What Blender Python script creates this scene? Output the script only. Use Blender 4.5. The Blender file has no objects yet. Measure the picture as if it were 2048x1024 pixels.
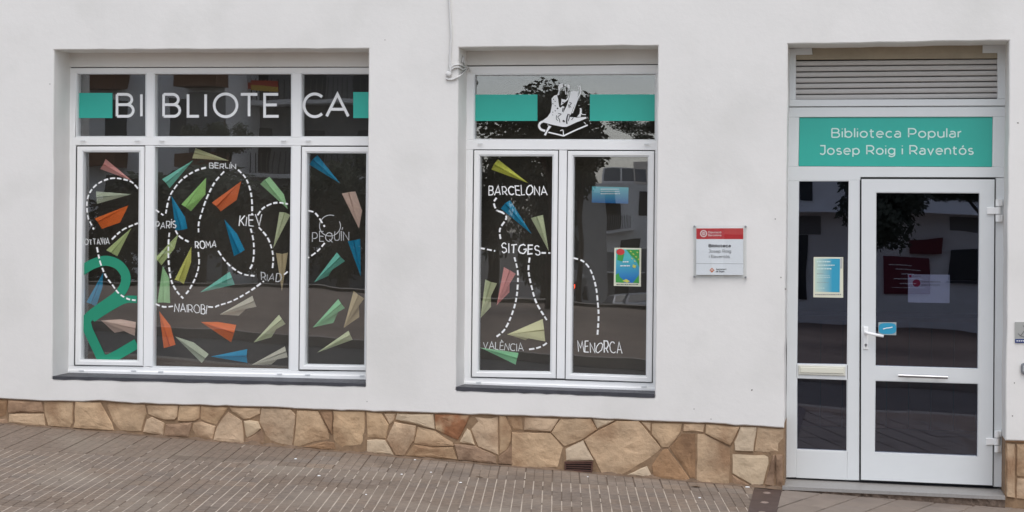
import bpy, bmesh, math, random
from mathutils import Vector, Matrix, noise
from mathutils.geometry import tessellate_polygon
random.seed(7)
scene = bpy.context.scene
COL = scene.collection
R = math.radians

# ------------------------------------------------------------------ camera
FPX, U0, V0 = 3600.0, 1024.0, 432.0          # focal length and principal point for a 2048 px wide picture
YAW, ROLL, LCAM, ZCAM = math.atan(686 / 3600), 0.0101, 12.3, 1.80
CAM = Vector((0, -LCAM, ZCAM))
FW = Vector((-math.sin(YAW), math.cos(YAW), 0))
R0 = Vector((math.cos(YAW), math.sin(YAW), 0)); ZU = Vector((0, 0, 1))
RT = math.cos(ROLL) * R0 + math.sin(ROLL) * ZU
UP = -math.sin(ROLL) * R0 + math.cos(ROLL) * ZU
cd = bpy.data.cameras.new('camera'); cam = bpy.data.objects.new('camera', cd); COL.objects.link(cam)
M = Matrix.Identity(4)
for i in range(3):
    M[i][0] = RT[i]; M[i][1] = UP[i]; M[i][2] = -FW[i]; M[i][3] = CAM[i]
cam.matrix_world = M
cd.sensor_fit = 'HORIZONTAL'; cd.sensor_width = 36; cd.lens = 36 * FPX / 2048
cd.shift_y = -(512 - V0) / 2048; cd.clip_start = 0.1; cd.clip_end = 2000
scene.camera = cam

# ------------------------------------------------------------------ world, sun, exposure
SUN_EL, SUN_AZ = 62, 160                      # elevation, compass-like azimuth of the sun's direction
w = bpy.data.worlds.new('World'); scene.world = w; w.use_nodes = True
nt = w.node_tree; nt.nodes.clear()
wo = nt.nodes.new('ShaderNodeOutputWorld'); bg = nt.nodes.new('ShaderNodeBackground')
sk = nt.nodes.new('ShaderNodeTexSky'); sk.sky_type = 'NISHITA'; sk.sun_disc = False
sk.sun_elevation = R(SUN_EL); sk.sun_rotation = R(SUN_AZ)
sk.air_density = 1.0; sk.dust_density = 1.5; sk.ozone_density = 1.0
hs = nt.nodes.new('ShaderNodeHueSaturation'); hs.inputs['Saturation'].default_value = 0.42
nt.links.new(sk.outputs[0], hs.inputs['Color']); nt.links.new(hs.outputs[0], bg.inputs[0])
bg.inputs[1].default_value = 0.15
nt.links.new(bg.outputs[0], wo.inputs[0])
sl = bpy.data.lights.new('sun', 'SUN'); sl.energy = 0.6; sl.angle = R(40); sl.color = (1, .97, .93)
so = bpy.data.objects.new('sun', sl); COL.objects.link(so)
az = R(SUN_AZ); el = R(SUN_EL)
sdir = Vector((math.sin(az) * math.cos(el), math.cos(az) * math.cos(el), math.sin(el)))
so.rotation_euler = sdir.to_track_quat('Z', 'Y').to_euler()
so.location = (0, -10, 20)
scene.view_settings.view_transform = 'Standard'; scene.view_settings.look = 'None'
scene.view_settings.gamma = 1; scene.view_settings.exposure = 0.60
scene.view_settings.use_curve_mapping = False

# ------------------------------------------------------------------ measuring helpers
def ray(u, v):
    return FW + RT * ((u - U0) / FPX) - UP * ((v - V0) / FPX)
def P(u, v, d=0.0):                             # the point of the plane y = d that stands at a photo position
    r = ray(u, v); return CAM + r * ((d - CAM.y) / r.y)
def RF(u, v, D, gl=0.30):                       # the place in the street whose mirror image stands there
    r = ray(u, v); p = CAM + r * (D / r.y); return Vector((p.x, 2 * gl - p.y, p.z))
_a, _b = P(0, 846.5), P(1567, 978.5)
GX = (_b.z - _a.z) / (_b.x - _a.x); G0 = _a.z - GX * _a.x
GY = 0.0
def gz(x, y=0): return G0 + GX * x + GY * y
def G(u, v, h=0.0):
    r = ray(u, v); t = (G0 + h + GX * CAM.x + GY * CAM.y - CAM.z) / (r.z - GX * r.x - GY * r.y)
    return CAM + r * t
ZM = {'a': (90, 80, 2.767), 'b': (400, 80, 2.767), 'c': (90, 430, 2.767), 'd': (400, 430, 2.767),
      'e': (880, 60, 2.695), 'f': (900, 420, 2.625), 'k': (860, 0, 4.656), 'p': (0, 0, 1.0),
      '1': (0, 790, 7.585), '2': (250, 790, 7.585), '3': (500, 790, 7.585), '4': (740, 800, 6.827),
      '5': (1020, 820, 6.827), '6': (1280, 835, 6.606), 'g': (1550, 60, 3.2), 'h': (1550, 340, 2.845),
      'i': (1550, 660, 2.813), 'm': (1060, 140, 6.829), 's': (1360, 430, 7.3125), '8': (1440, 940, 3.368)}
def pts(s):
    """'a:1,2 3,4 b:5,6' -> photo positions; the letter names the measuring sheet"""
    out = []; z = 'p'
    for t in s.split():
        if ':' in t: z, t = t.split(':')
        x, y = t.split(','); o = ZM[z]
        out.append((o[0] + float(x) / o[2], o[1] + float(y) / o[2]))
    return out

# ------------------------------------------------------------------ materials
MATS = {}
def srgb(c):
    return tuple(((x / 255) / 12.92 if x / 255 <= .04045 else ((x / 255 + .055) / 1.055) ** 2.4) for x in c)
def mat(name, col, rough=.6, var=0.0, vscale=6, bump=0.0, bscale=60, spec=.5, metal=0, objvar=0.0, dark=None, dscale=3, damt=.5, dist=.002, stretch=None):
    if name in MATS: return MATS[name]
    m = bpy.data.materials.new(name); m.use_nodes = True; MATS[name] = m
    t = m.node_tree; b = t.nodes['Principled BSDF']
    b.inputs['Roughness'].default_value = rough; b.inputs['Metallic'].default_value = metal
    b.inputs['Specular IOR Level'].default_value = spec
    c = tuple(col) + (1,)
    b.inputs['Base Color'].default_value = c
    m.diffuse_color = c
    geo = t.nodes.new('ShaderNodeNewGeometry'); pos = geo.outputs['Position']
    if stretch:
        mp = t.nodes.new('ShaderNodeMapping'); mp.inputs['Scale'].default_value = stretch
        t.links.new(pos, mp.inputs[0]); pos = mp.outputs[0]
    cur = None
    if var or objvar or dark:
        rgb = t.nodes.new('ShaderNodeRGB'); rgb.outputs[0].default_value = c; cur = rgb.outputs[0]
    if var:
        n = t.nodes.new('ShaderNodeTexNoise'); n.inputs['Scale'].default_value = vscale; n.inputs['Detail'].default_value = 6
        n.inputs['Roughness'].default_value = .65
        t.links.new(pos, n.inputs['Vector'])
        mr = t.nodes.new('ShaderNodeMapRange'); mr.inputs['From Min'].default_value = .3; mr.inputs['From Max'].default_value = .7
        mr.inputs['To Min'].default_value = 1 - var; mr.inputs['To Max'].default_value = 1 + var
        t.links.new(n.outputs['Fac'], mr.inputs['Value'])
        h = t.nodes.new('ShaderNodeHueSaturation'); t.links.new(mr.outputs[0], h.inputs['Value']); t.links.new(cur, h.inputs['Color']); cur = h.outputs[0]
    if objvar:
        oi = t.nodes.new('ShaderNodeObjectInfo')
        mr = t.nodes.new('ShaderNodeMapRange'); mr.inputs['To Min'].default_value = 1 - objvar; mr.inputs['To Max'].default_value = 1 + objvar
        t.links.new(oi.outputs['Random'], mr.inputs['Value'])
        h = t.nodes.new('ShaderNodeHueSaturation'); t.links.new(mr.outputs[0], h.inputs['Value']); t.links.new(cur, h.inputs['Color'])
        m2 = t.nodes.new('ShaderNodeMath'); m2.operation = 'MULTIPLY_ADD'; t.links.new(oi.outputs['Random'], m2.inputs[0]); m2.inputs[1].default_value = 7.13; m2.inputs[2].default_value = 0
        fr = t.nodes.new('ShaderNodeMath'); fr.operation = 'FRACT'; t.links.new(m2.outputs[0], fr.inputs[0])
        ms = t.nodes.new('ShaderNodeMapRange'); ms.inputs['To Min'].default_value = 1 - objvar * 1.2; ms.inputs['To Max'].default_value = 1 + objvar * .8
        t.links.new(fr.outputs[0], ms.inputs['Value']); t.links.new(ms.outputs[0], h.inputs['Saturation'])
        cur = h.outputs[0]
    if dark:
        n = t.nodes.new('ShaderNodeTexNoise'); n.inputs['Scale'].default_value = dscale; n.inputs['Detail'].default_value = 8
        t.links.new(pos, n.inputs['Vector'])
        r = t.nodes.new('ShaderNodeMapRange'); r.inputs['From Min'].default_value = .5; r.inputs['From Max'].default_value = .68
        r.inputs['To Max'].default_value = damt
        t.links.new(n.outputs['Fac'], r.inputs['Value'])
        mx = t.nodes.new('ShaderNodeMix'); mx.data_type = 'RGBA'; t.links.new(r.outputs[0], mx.inputs['Factor'])
        t.links.new(cur, mx.inputs['A']); mx.inputs['B'].default_value = tuple(dark) + (1,); cur = mx.outputs['Result']
    if cur: t.links.new(cur, b.inputs['Base Color'])
    if bump:
        n = t.nodes.new('ShaderNodeTexNoise'); n.inputs['Scale'].default_value = bscale; n.inputs['Detail'].default_value = 8
        n.inputs['Roughness'].default_value = .6
        t.links.new(pos, n.inputs['Vector'])
        bp = t.nodes.new('ShaderNodeBump'); bp.inputs['Strength'].default_value = bump; bp.inputs['Distance'].default_value = dist
        t.links.new(n.outputs['Fac'], bp.inputs['Height']); t.links.new(bp.outputs[0], b.inputs['Normal'])
    return m
def glass(name, fac0, tint, gcol, wob=.0006):
    m = bpy.data.materials.new(name); m.use_nodes = True; MATS[name] = m
    t = m.node_tree; t.nodes.clear()
    o = t.nodes.new('ShaderNodeOutputMaterial'); tr = t.nodes.new('ShaderNodeBsdfTransparent'); gl = t.nodes.new('ShaderNodeBsdfGlossy')
    tr.inputs[0].default_value = tuple(tint) + (1,); gl.inputs['Color'].default_value = tuple(gcol) + (1,); gl.inputs['Roughness'].default_value = 0.004
    mx = t.nodes.new('ShaderNodeMixShader')
    g0 = t.nodes.new('ShaderNodeNewGeometry'); dt = t.nodes.new('ShaderNodeVectorMath'); dt.operation = 'DOT_PRODUCT'
    t.links.new(g0.outputs['Incoming'], dt.inputs[0]); t.links.new(g0.outputs['True Normal'], dt.inputs[1])
    ab = t.nodes.new('ShaderNodeMath'); ab.operation = 'ABSOLUTE'; t.links.new(dt.outputs['Value'], ab.inputs[0])
    om = t.nodes.new('ShaderNodeMath'); om.operation = 'SUBTRACT'; om.inputs[0].default_value = 1; t.links.new(ab.outputs[0], om.inputs[1])
    pw_ = t.nodes.new('ShaderNodeMath'); pw_.operation = 'POWER'; pw_.inputs[1].default_value = 5; t.links.new(om.outputs[0], pw_.inputs[0])
    ma = t.nodes.new('ShaderNodeMath'); ma.operation = 'MULTIPLY_ADD'; ma.inputs[1].default_value = 1 - fac0; ma.inputs[2].default_value = fac0; ma.use_clamp = True
    t.links.new(pw_.outputs[0], ma.inputs[0]); t.links.new(ma.outputs[0], mx.inputs[0])
    t.links.new(tr.outputs[0], mx.inputs[1]); t.links.new(gl.outputs[0], mx.inputs[2]); t.links.new(mx.outputs[0], o.inputs[0])
    geo = t.nodes.new('ShaderNodeNewGeometry'); n = t.nodes.new('ShaderNodeTexNoise'); n.inputs['Scale'].default_value = 2.2; n.inputs['Detail'].default_value = 1
    t.links.new(geo.outputs['Position'], n.inputs['Vector'])
    bp = t.nodes.new('ShaderNodeBump'); bp.inputs['Strength'].default_value = 1; bp.inputs['Distance'].default_value = wob
    t.links.new(n.outputs['Fac'], bp.inputs['Height']); t.links.new(bp.outputs[0], gl.inputs['Normal']) 
    return m

WALL = mat('white_wall_paint', (.80, .778, .748), .85, var=.035, vscale=1.1, bump=.5, bscale=26, dist=.003, dark=(.68, .665, .63), dscale=1.7, damt=.5)
ALU = mat('white_aluminium', (.93, .925, .915), .38, var=.02, vscale=3)
BEAD = mat('white_bead', (.80, .81, .81), .4)
SEAL = mat('black_seal', (.02, .02, .022), .7)
DALU = mat('white_door_aluminium', (.74, .755, .755), .38, var=.02, vscale=3)
SLATE = mat('dark_slate', srgb((62, 62, 68)), .5, var=.25, vscale=9, bump=.3, bscale=40)
GLASS = glass('window_glass', .135, (.97, .975, .965), (.93, .94, .98))
DGLASS = glass('tinted_door_glass', .11, (.70, .72, .78), (.80, .84, 1.0))
TEAL = mat('teal_vinyl', srgb((52, 182, 164)), .42, var=.05, vscale=2)
TEAL2 = mat('teal_panel', srgb((50, 176, 160)), .38, var=.05, vscale=1.5)
GREEN = mat('green_vinyl', srgb((28, 142, 110)), .5, var=.05)
VINYL = mat('white_vinyl', (.92, .92, .91), .5)
MARK = mat('white_marker', (.74, .75, .74), .7, var=.12, vscale=60)
MARKDIM = mat('thin_white_marker', (.56, .57, .57), .7, var=.2, vscale=60)
SIGNTXT = mat('pale_sign_text', srgb((208, 236, 228)), .5)
BLACK = mat('black_print', (.03, .03, .03), .6)
STONE = mat('sandstone', srgb((192, 163, 131)), .82, var=.22, vscale=5, bump=.9, bscale=22, objvar=.07, dark=srgb((134, 98, 68)), dscale=3.2, damt=.7, dist=.012)
STONED = mat('sandstone_dark', srgb((158, 126, 97)), .85, var=.22, vscale=8, bump=.9, bscale=22, objvar=.1, dark=srgb((96, 70, 50)), dscale=5, damt=.6, dist=.012)
STONEP = mat('sandstone_pale', srgb((196, 174, 146)), .8, var=.12, vscale=9, bump=.7, bscale=25, objvar=.06, dist=.01)
STONER = mat('sandstone_red', srgb((148, 100, 68)), .8, var=.25, vscale=10, bump=.9, bscale=22, dark=srgb((196, 168, 134)), dscale=5.5, damt=1.0, dist=.012)
MORTAR = mat('mortar', srgb((142, 116, 90)), .95, var=.25, vscale=14, bump=.8, bscale=50, dist=.006)
TILEP = mat('plain_paving_concrete', srgb((134, 119, 105)), .85, var=.22, vscale=20, bump=.7, bscale=50, objvar=.12, dark=srgb((100, 86, 74)), dscale=2.2, damt=.7, dist=.004)
TILE = mat('paving_concrete', srgb((122, 107, 94)), .85, var=.24, vscale=24, bump=.7, bscale=50, objvar=.10, dark=srgb((142, 130, 116)), dscale=1.3, damt=.7, dist=.004)
DUST = mat('pale_dust', srgb((182, 168, 153)), .95, var=.2, vscale=9, dark=srgb((140, 127, 115)), dscale=5, damt=.9)
JOINT = mat('dark_joint', srgb((112, 97, 84)), .95, var=.2)
SLAB = mat('grey_slab', srgb((134, 121, 110)), .8, var=.1, vscale=6, bump=.5, bscale=50, objvar=.06, dark=srgb((100, 90, 84)), dscale=2.5, damt=.4)
GRANITE = mat('grey_granite', srgb((150, 146, 142)), .4, var=.1, vscale=60, bump=.1)
CONC = mat('rough_concrete', srgb((110, 94, 82)), .95, var=.35, vscale=30, bump=1, bscale=60, dist=.01)
RUST = mat('rusty_iron', srgb((88, 58, 48)), .7, var=.3, vscale=20, bump=.4)
DRAIN = mat('drain_iron', srgb((78, 62, 56)), .65, var=.25, vscale=14, bump=.4)
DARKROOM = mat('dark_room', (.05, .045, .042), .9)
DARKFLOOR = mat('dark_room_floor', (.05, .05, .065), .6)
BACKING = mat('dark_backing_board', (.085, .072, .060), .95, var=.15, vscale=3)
STEEL = mat('steel', (.45, .45, .46), .3, metal=1)
CREAM = mat('aged_cream_paint', srgb((166, 154, 134)), .7, var=.12, vscale=5)
SLATM = mat('roller_slat_grey', srgb((196, 192, 188)), .5, var=.04)
CABLE = mat('white_cable', (.66, .65, .63), .6)

# ------------------------------------------------------------------ object helpers
def link(name, me, m, parent=None, origin=None):
    if origin is not None:
        me.transform(Matrix.Translation(-Vector(origin)))
    o = bpy.data.objects.new(name, me); COL.objects.link(o)
    if m:
        for mm in (m if isinstance(m, (list, tuple)) else [m]): me.materials.append(mm)
    if parent is not None: o.parent = parent
    if origin is not None:
        o.location = Vector(origin) - (parent.location if parent is not None else Vector((0, 0, 0)))
    return o
def mesh(name, vs, fs, m, parent=None, idx=None):
    me = bpy.data.meshes.new(name)
    c = Vector((0, 0, 0))
    for v in vs: c += Vector(v)
    c /= max(1, len(vs))
    me.from_pydata([tuple(v) for v in vs], [], fs); me.update()
    if idx: 
        for p, i in zip(me.polygons, idx): p.material_index = i
    # world-space origin at the middle; parents stand at (0,0,0) unless noted
    off = Vector((0, 0, 0))
    q = parent
    while q is not None: off += q.location; q = q.parent
    me.transform(Matrix.Translation(-c))
    o = bpy.data.objects.new(name, me); COL.objects.link(o)
    for mm in (m if isinstance(m, (list, tuple)) else [m]): me.materials.append(mm)
    if parent is not None: o.parent = parent
    o.location = c - off
    return o
def tag(o, label=None, cat=None, group=None, kind=None):
    if label: o['label'] = label
    if cat: o['category'] = cat
    if group: o['group'] = group
    if kind: o['kind'] = kind
    return o
def empty(name, loc=(0, 0, 0), label=None, cat=None, group=None, parent=None, kind=None):
    o = bpy.data.objects.new(name, None); COL.objects.link(o); o.empty_display_size = .1
    if parent is not None:
        off = Vector((0, 0, 0)); q = parent
        while q is not None: off += q.location; q = q.parent
        o.parent = parent; o.location = Vector(loc) - off
    else: o.location = loc
    return tag(o, label, cat, group, kind)
class MB:
    def __init__(s): s.v = []; s.f = []
    def prism(s, front, back):                  # two loops of the same length (front seen from the street, counter-clockwise or not)
        n = len(front); b = len(s.v); s.v += list(front) + list(back)
        s.f.append(tuple(range(b, b + n))); s.f.append(tuple(range(b + 2 * n - 1, b + n - 1, -1)))
        for i in range(n):
            j = (i + 1) % n; s.f.append((b + i, b + n + i, b + n + j, b + j))
    def slab(s, p2, d0, d1, bev=0.0):           # photo polygon on plane y=d0, extruded to d1, with a chamfered front edge
        f = [P(u, v, d0) for u, v in p2]; s.wslab(f, d0, d1, bev)
    def wslab(s, f, d0, d1, bev=0.0):
        c = sum(f, Vector((0, 0, 0))) / len(f)
        bk = [Vector((p.x, d1, p.z)) for p in f]
        if bev:
            inn = inset(f, bev)
            n = len(f); b = len(s.v)
            s.v += [Vector((p.x, d0, p.z)) for p in inn] + [Vector((p.x, d0 + bev, p.z)) for p in f] + bk
            s.f.append(tuple(range(b, b + n))); s.f.append(tuple(range(b + 3 * n - 1, b + 2 * n - 1, -1)))
            for k in (0, n):
                for i in range(n):
                    j = (i + 1) % n; s.f.append((b + k + i, b + k + n + i, b + k + n + j, b + k + j))
        else: s.prism(f, bk)
    def ring(s, outer, inner, d0, d1, bev=.003):  # four-cornered ring (sash, bead)
        fo = [P(u, v, d0) for u, v in outer]; fi = [P(u, v, d0) for u, v in inner]
        n = 4
        def Y(p, y): return Vector((p.x, y, p.z))
        a = [Y(p, d1) for p in fo]; b_ = [Y(p, d0 + bev) for p in fo]; c_ = [Y(p, d0) for p in inset(fo, bev)]
        d_ = [Y(p, d0) for p in inset(fi, -bev)]; e_ = [Y(p, d0 + bev) for p in fi]; g_ = [Y(p, d1) for p in fi]
        base = len(s.v); L = [a, b_, c_, d_, e_, g_]
        for l in L: s.v += l
        for k in range(5):
            for i in range(4):
                j = (i + 1) % 4
                s.f.append((base + k * 4 + i, base + k * 4 + j, base + (k + 1) * 4 + j, base + (k + 1) * 4 + i))
    def box(s, x0, x1, y0, y1, z0, z1):
        b = len(s.v)
        s.v += [Vector((x, y, z)) for x in (x0, x1) for y in (y0, y1) for z in (z0, z1)]
        s.f += [(b, b + 1, b + 3, b + 2), (b + 4, b + 6, b + 7, b + 5), (b, b + 4, b + 5, b + 1), (b + 2, b + 3, b + 7, b + 6), (b, b + 2, b + 6, b + 4), (b + 1, b + 5, b + 7, b + 3)]
    def tube(s, path, r, n=8, cap=True):
        base = len(s.v); path = [Vector(p) for p in path]; m_ = len(path)
        rr = r if isinstance(r, (list, tuple)) else [r] * m_
        prev = None
        for i, p in enumerate(path):
            t = (path[min(i + 1, m_ - 1)] - path[max(i - 1, 0)]).normalized()
            if prev is None:
                a = t.orthogonal().normalized()
            else: a = (prev - t * prev.dot(t)).normalized()
            prev = a; b = t.cross(a)
            for k in range(n):
                an = 2 * math.pi * k / n; s.v.append(p + (a * math.cos(an) + b * math.sin(an)) * rr[i])
        for i in range(m_ - 1):
            for k in range(n):
                k2 = (k + 1) % n
                s.f.append((base + i * n + k, base + i * n + k2, base + (i + 1) * n + k2, base + (i + 1) * n + k))
        if cap:
            s.f.append(tuple(base + k for k in range(n))[::-1]); s.f.append(tuple(base + (m_ - 1) * n + k for k in range(n)))
    def build(s, name, m, parent=None, smooth=False):
        o = mesh(name, s.v, s.f, m, parent)
        bm = bmesh.new(); bm.from_mesh(o.data); bmesh.ops.recalc_face_normals(bm, faces=bm.faces); bm.to_mesh(o.data); bm.free()
        if smooth:
            for p in o.data.polygons: p.use_smooth = True
        return o
def inset(f, d):                                # offset of a loop in the xz plane (positive: inwards)
    n = len(f); area = sum(f[i].x * f[(i + 1) % n].z - f[(i + 1) % n].x * f[i].z for i in range(n))
    sg = 1 if area > 0 else -1; out = []
    for i in range(n):
        a, b, c = f[i - 1], f[i], f[(i + 1) % n]
        e1 = Vector((b.x - a.x, b.z - a.z)); e2 = Vector((c.x - b.x, c.z - b.z))
        if e1.length < 1e-9 or e2.length < 1e-9: out.append(b.copy()); continue
        e1.normalize(); e2.normalize()
        n1 = Vector((-e1.y, e1.x)) * sg; n2 = Vector((-e2.y, e2.x)) * sg
        m_ = n1 + n2
        if m_.length < .2: m_ = n1
        m_.normalize(); k = min(1 / max(.35, m_.dot(n1)), 2.5)
        out.append(Vector((b.x + m_.x * d * k, b.y, b.z + m_.y * d * k)))
    return out
def quad(x0, y0, x1, y1): return [(x0, y0), (x1, y0), (x1, y1), (x0, y1)]

# ------------------------------------------------------------------ strokes and lettering
def arc(cx, cy, rx, ry, a0, a1, n=14):
    return [(cx + rx * math.cos(R(a0 + (a1 - a0) * i / n)), cy + ry * math.sin(R(a0 + (a1 - a0) * i / n))) for i in range(n + 1)]
X = .68
def _oval(w=.6, x0=0): return arc(x0 + w / 2, X / 2, w / 2, X / 2, 0, 360, 22)
GLY = {
 'A': (.86, [[(0, 0), (.43, 1), (.86, 0)], [(.14, .32), (.72, .32)]]),
 'B': (.68, [[(0, 0), (0, 1)], [(0, 1), (.38, 1)] + arc(.38, .765, .24, .235, 90, -90)[1:] + [(0, .53)], [(.3, .53), (.42, .53)] + arc(.42, .265, .26, .265, 90, -90)[1:] + [(0, 0)]]),
 'C': (.86, [arc(.5, .5, .5, .5, 47, 313, 26)]),
 'D': (.8, [[(0, 0), (0, 1), (.35, 1)] + arc(.35, .5, .45, .5, 90, -90)[1:] + [(0, 0)]]),
 'E': (.6, [[(.6, 1), (0, 1), (0, 0), (.62, 0)], [(0, .52), (.54, .52)]]),
 'G': (.88, [arc(.48, .5, .48, .5, 47, 335, 26) + [(.9, .45), (.6, .45)]]),
 'I': (.0, [[(0, 0), (0, 1)]]),
 'J': (.5, [[(.05, 1), (.5, 1), (.5, .27)] + arc(.26, .27, .24, .27, 0, -150, 10)[1:]]),
 'K': (.62, [[(0, 0), (0, 1)], [(.6, 1), (0, .4)], [(.15, .52), (.64, 0)]]),
 'L': (.52, [[(0, 1), (0, 0), (.52, 0)]]),
 'M': (.9, [[(0, 0), (.06, 1), (.45, .35), (.84, 1), (.9, 0)]]),
 'N': (.72, [[(0, 0), (0, 1), (.72, 0), (.72, 1)]]),
 'O': (1.0, [arc(.5, .5, .5, .5, 0, 360, 30)]),
 'P': (.66, [[(0, 0), (0, 1), (.36, 1)] + arc(.36, .69, .3, .31, 90, -90)[1:] + [(0, .38)]]),
 'Q': (.9, [arc(.45, .5, .45, .5, 0, 360, 24), [(.5, .25), (.95, -.15)]]),
 'R': (.68, [[(0, 0), (0, 1), (.36, 1)] + arc(.36, .69, .3, .31, 90, -90)[1:] + [(0, .38)], [(.34, .38), (.68, 0)]]),
 'S': (.6, [arc(.3, .75, .28, .25, 35, 270, 12) + arc(.3, .25, .3, .25, 90, -150, 12)[1:]]),
 'T': (.74, [[(0, 1), (.74, 1)], [(.37, 1), (.37, 0)]]),
 'U': (.7, [[(0, 1), (0, .35)] + arc(.35, .35, .35, .35, 180, 360, 12)[1:] + [(.7, 1)]]),
 'V': (.8, [[(0, 1), (.4, 0), (.8, 1)]]),
 'W': (1.1, [[(0, 1), (.28, 0), (.55, .95), (.82, 0), (1.1, 1)]]),
 'a': (.52, [arc(.26, .53 - .06, .24, .21, 140, 0, 8) + [(.5, 0)], arc(.25, .2, .25, .2, 60, 360, 16) + [(.5, .36)]]),
 'b': (.6, [[(0, 0), (0, 1.05)], _oval()]),
 'c': (.52, [arc(.3, X / 2, .3, X / 2, 47, 313, 18)]),
 'd': (.6, [[(.6, 0), (.6, 1.05)], _oval()]),
 'e': (.6, [[(.0, .35), (.6, .35)] + arc(.3, X / 2, .3, X / 2, 2, 315, 20)]),
 'g': (.6, [_oval(), [(.6, X), (.6, 0)] + arc(.3, 0, .3, .26, 0, -150, 10)]),
 'i': (.0, [[(0, 0), (0, X)], [(0, .92), (0, 1.0)]]),
 'j': (.1, [[(.1, .92), (.1, 1.0)], [(.1, X), (.1, -.12), (-.08, -.24)]]),
 'l': (.0, [[(0, 0), (0, 1.05)]]),
 'm': (.9, [[(0, 0), (0, X)], [(0, .4)] + arc(.22, .44, .22, .24, 180, 0, 8) + [(.44, 0)], [(.45, .4)] + arc(.67, .44, .22, .24, 180, 0, 8) + [(.9, 0)]]),
 'n': (.52, [[(0, 0), (0, X)], [(0, .38)] + arc(.26, .4, .26, .28, 180, 0, 10) + [(.52, 0)]]),
 'o': (.62, [_oval(.62)]),
 'p': (.6, [[(0, -.28), (0, X)], _oval()]),
 'r': (.3, [[(0, 0), (0, X)], [(0, .36)] + arc(.3, .38, .3, .3, 180, 95, 8)]),
 's': (.44, [arc(.22, .51, .2, .17, 40, 270, 9) + arc(.22, .17, .22, .17, 90, -145, 9)[1:]]),
 't': (.34, [[(.1, .92), (.1, .2)] + arc(.26, .16, .16, .16, 180, 300, 6), [(-.04, X), (.34, X)]]),
 'u': (.54, [[(0, X), (0, .28)] + arc(.27, .28, .27, .28, 180, 360, 10) + [(.54, X)], [(.54, X), (.54, 0)]]),
 'v': (.54, [[(0, X), (.27, 0), (.54, X)]]),
 ' ': (.22, []),
}
def acc(base, ax, ay, up=True, dot=False):
    w_, s_ = GLY[base]; s_ = [list(q) for q in s_]
    if dot: s_ = s_[:1]
    return (w_, s_ + [[(ax, ay), (ax + (.14 if up else -.14), ay + .2)]])
GLY['ó'] = acc('o', .27, .82); GLY['Í'] = acc('I', .0, 1.15); GLY['È'] = acc('E', .35, 1.12, False); 
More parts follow.
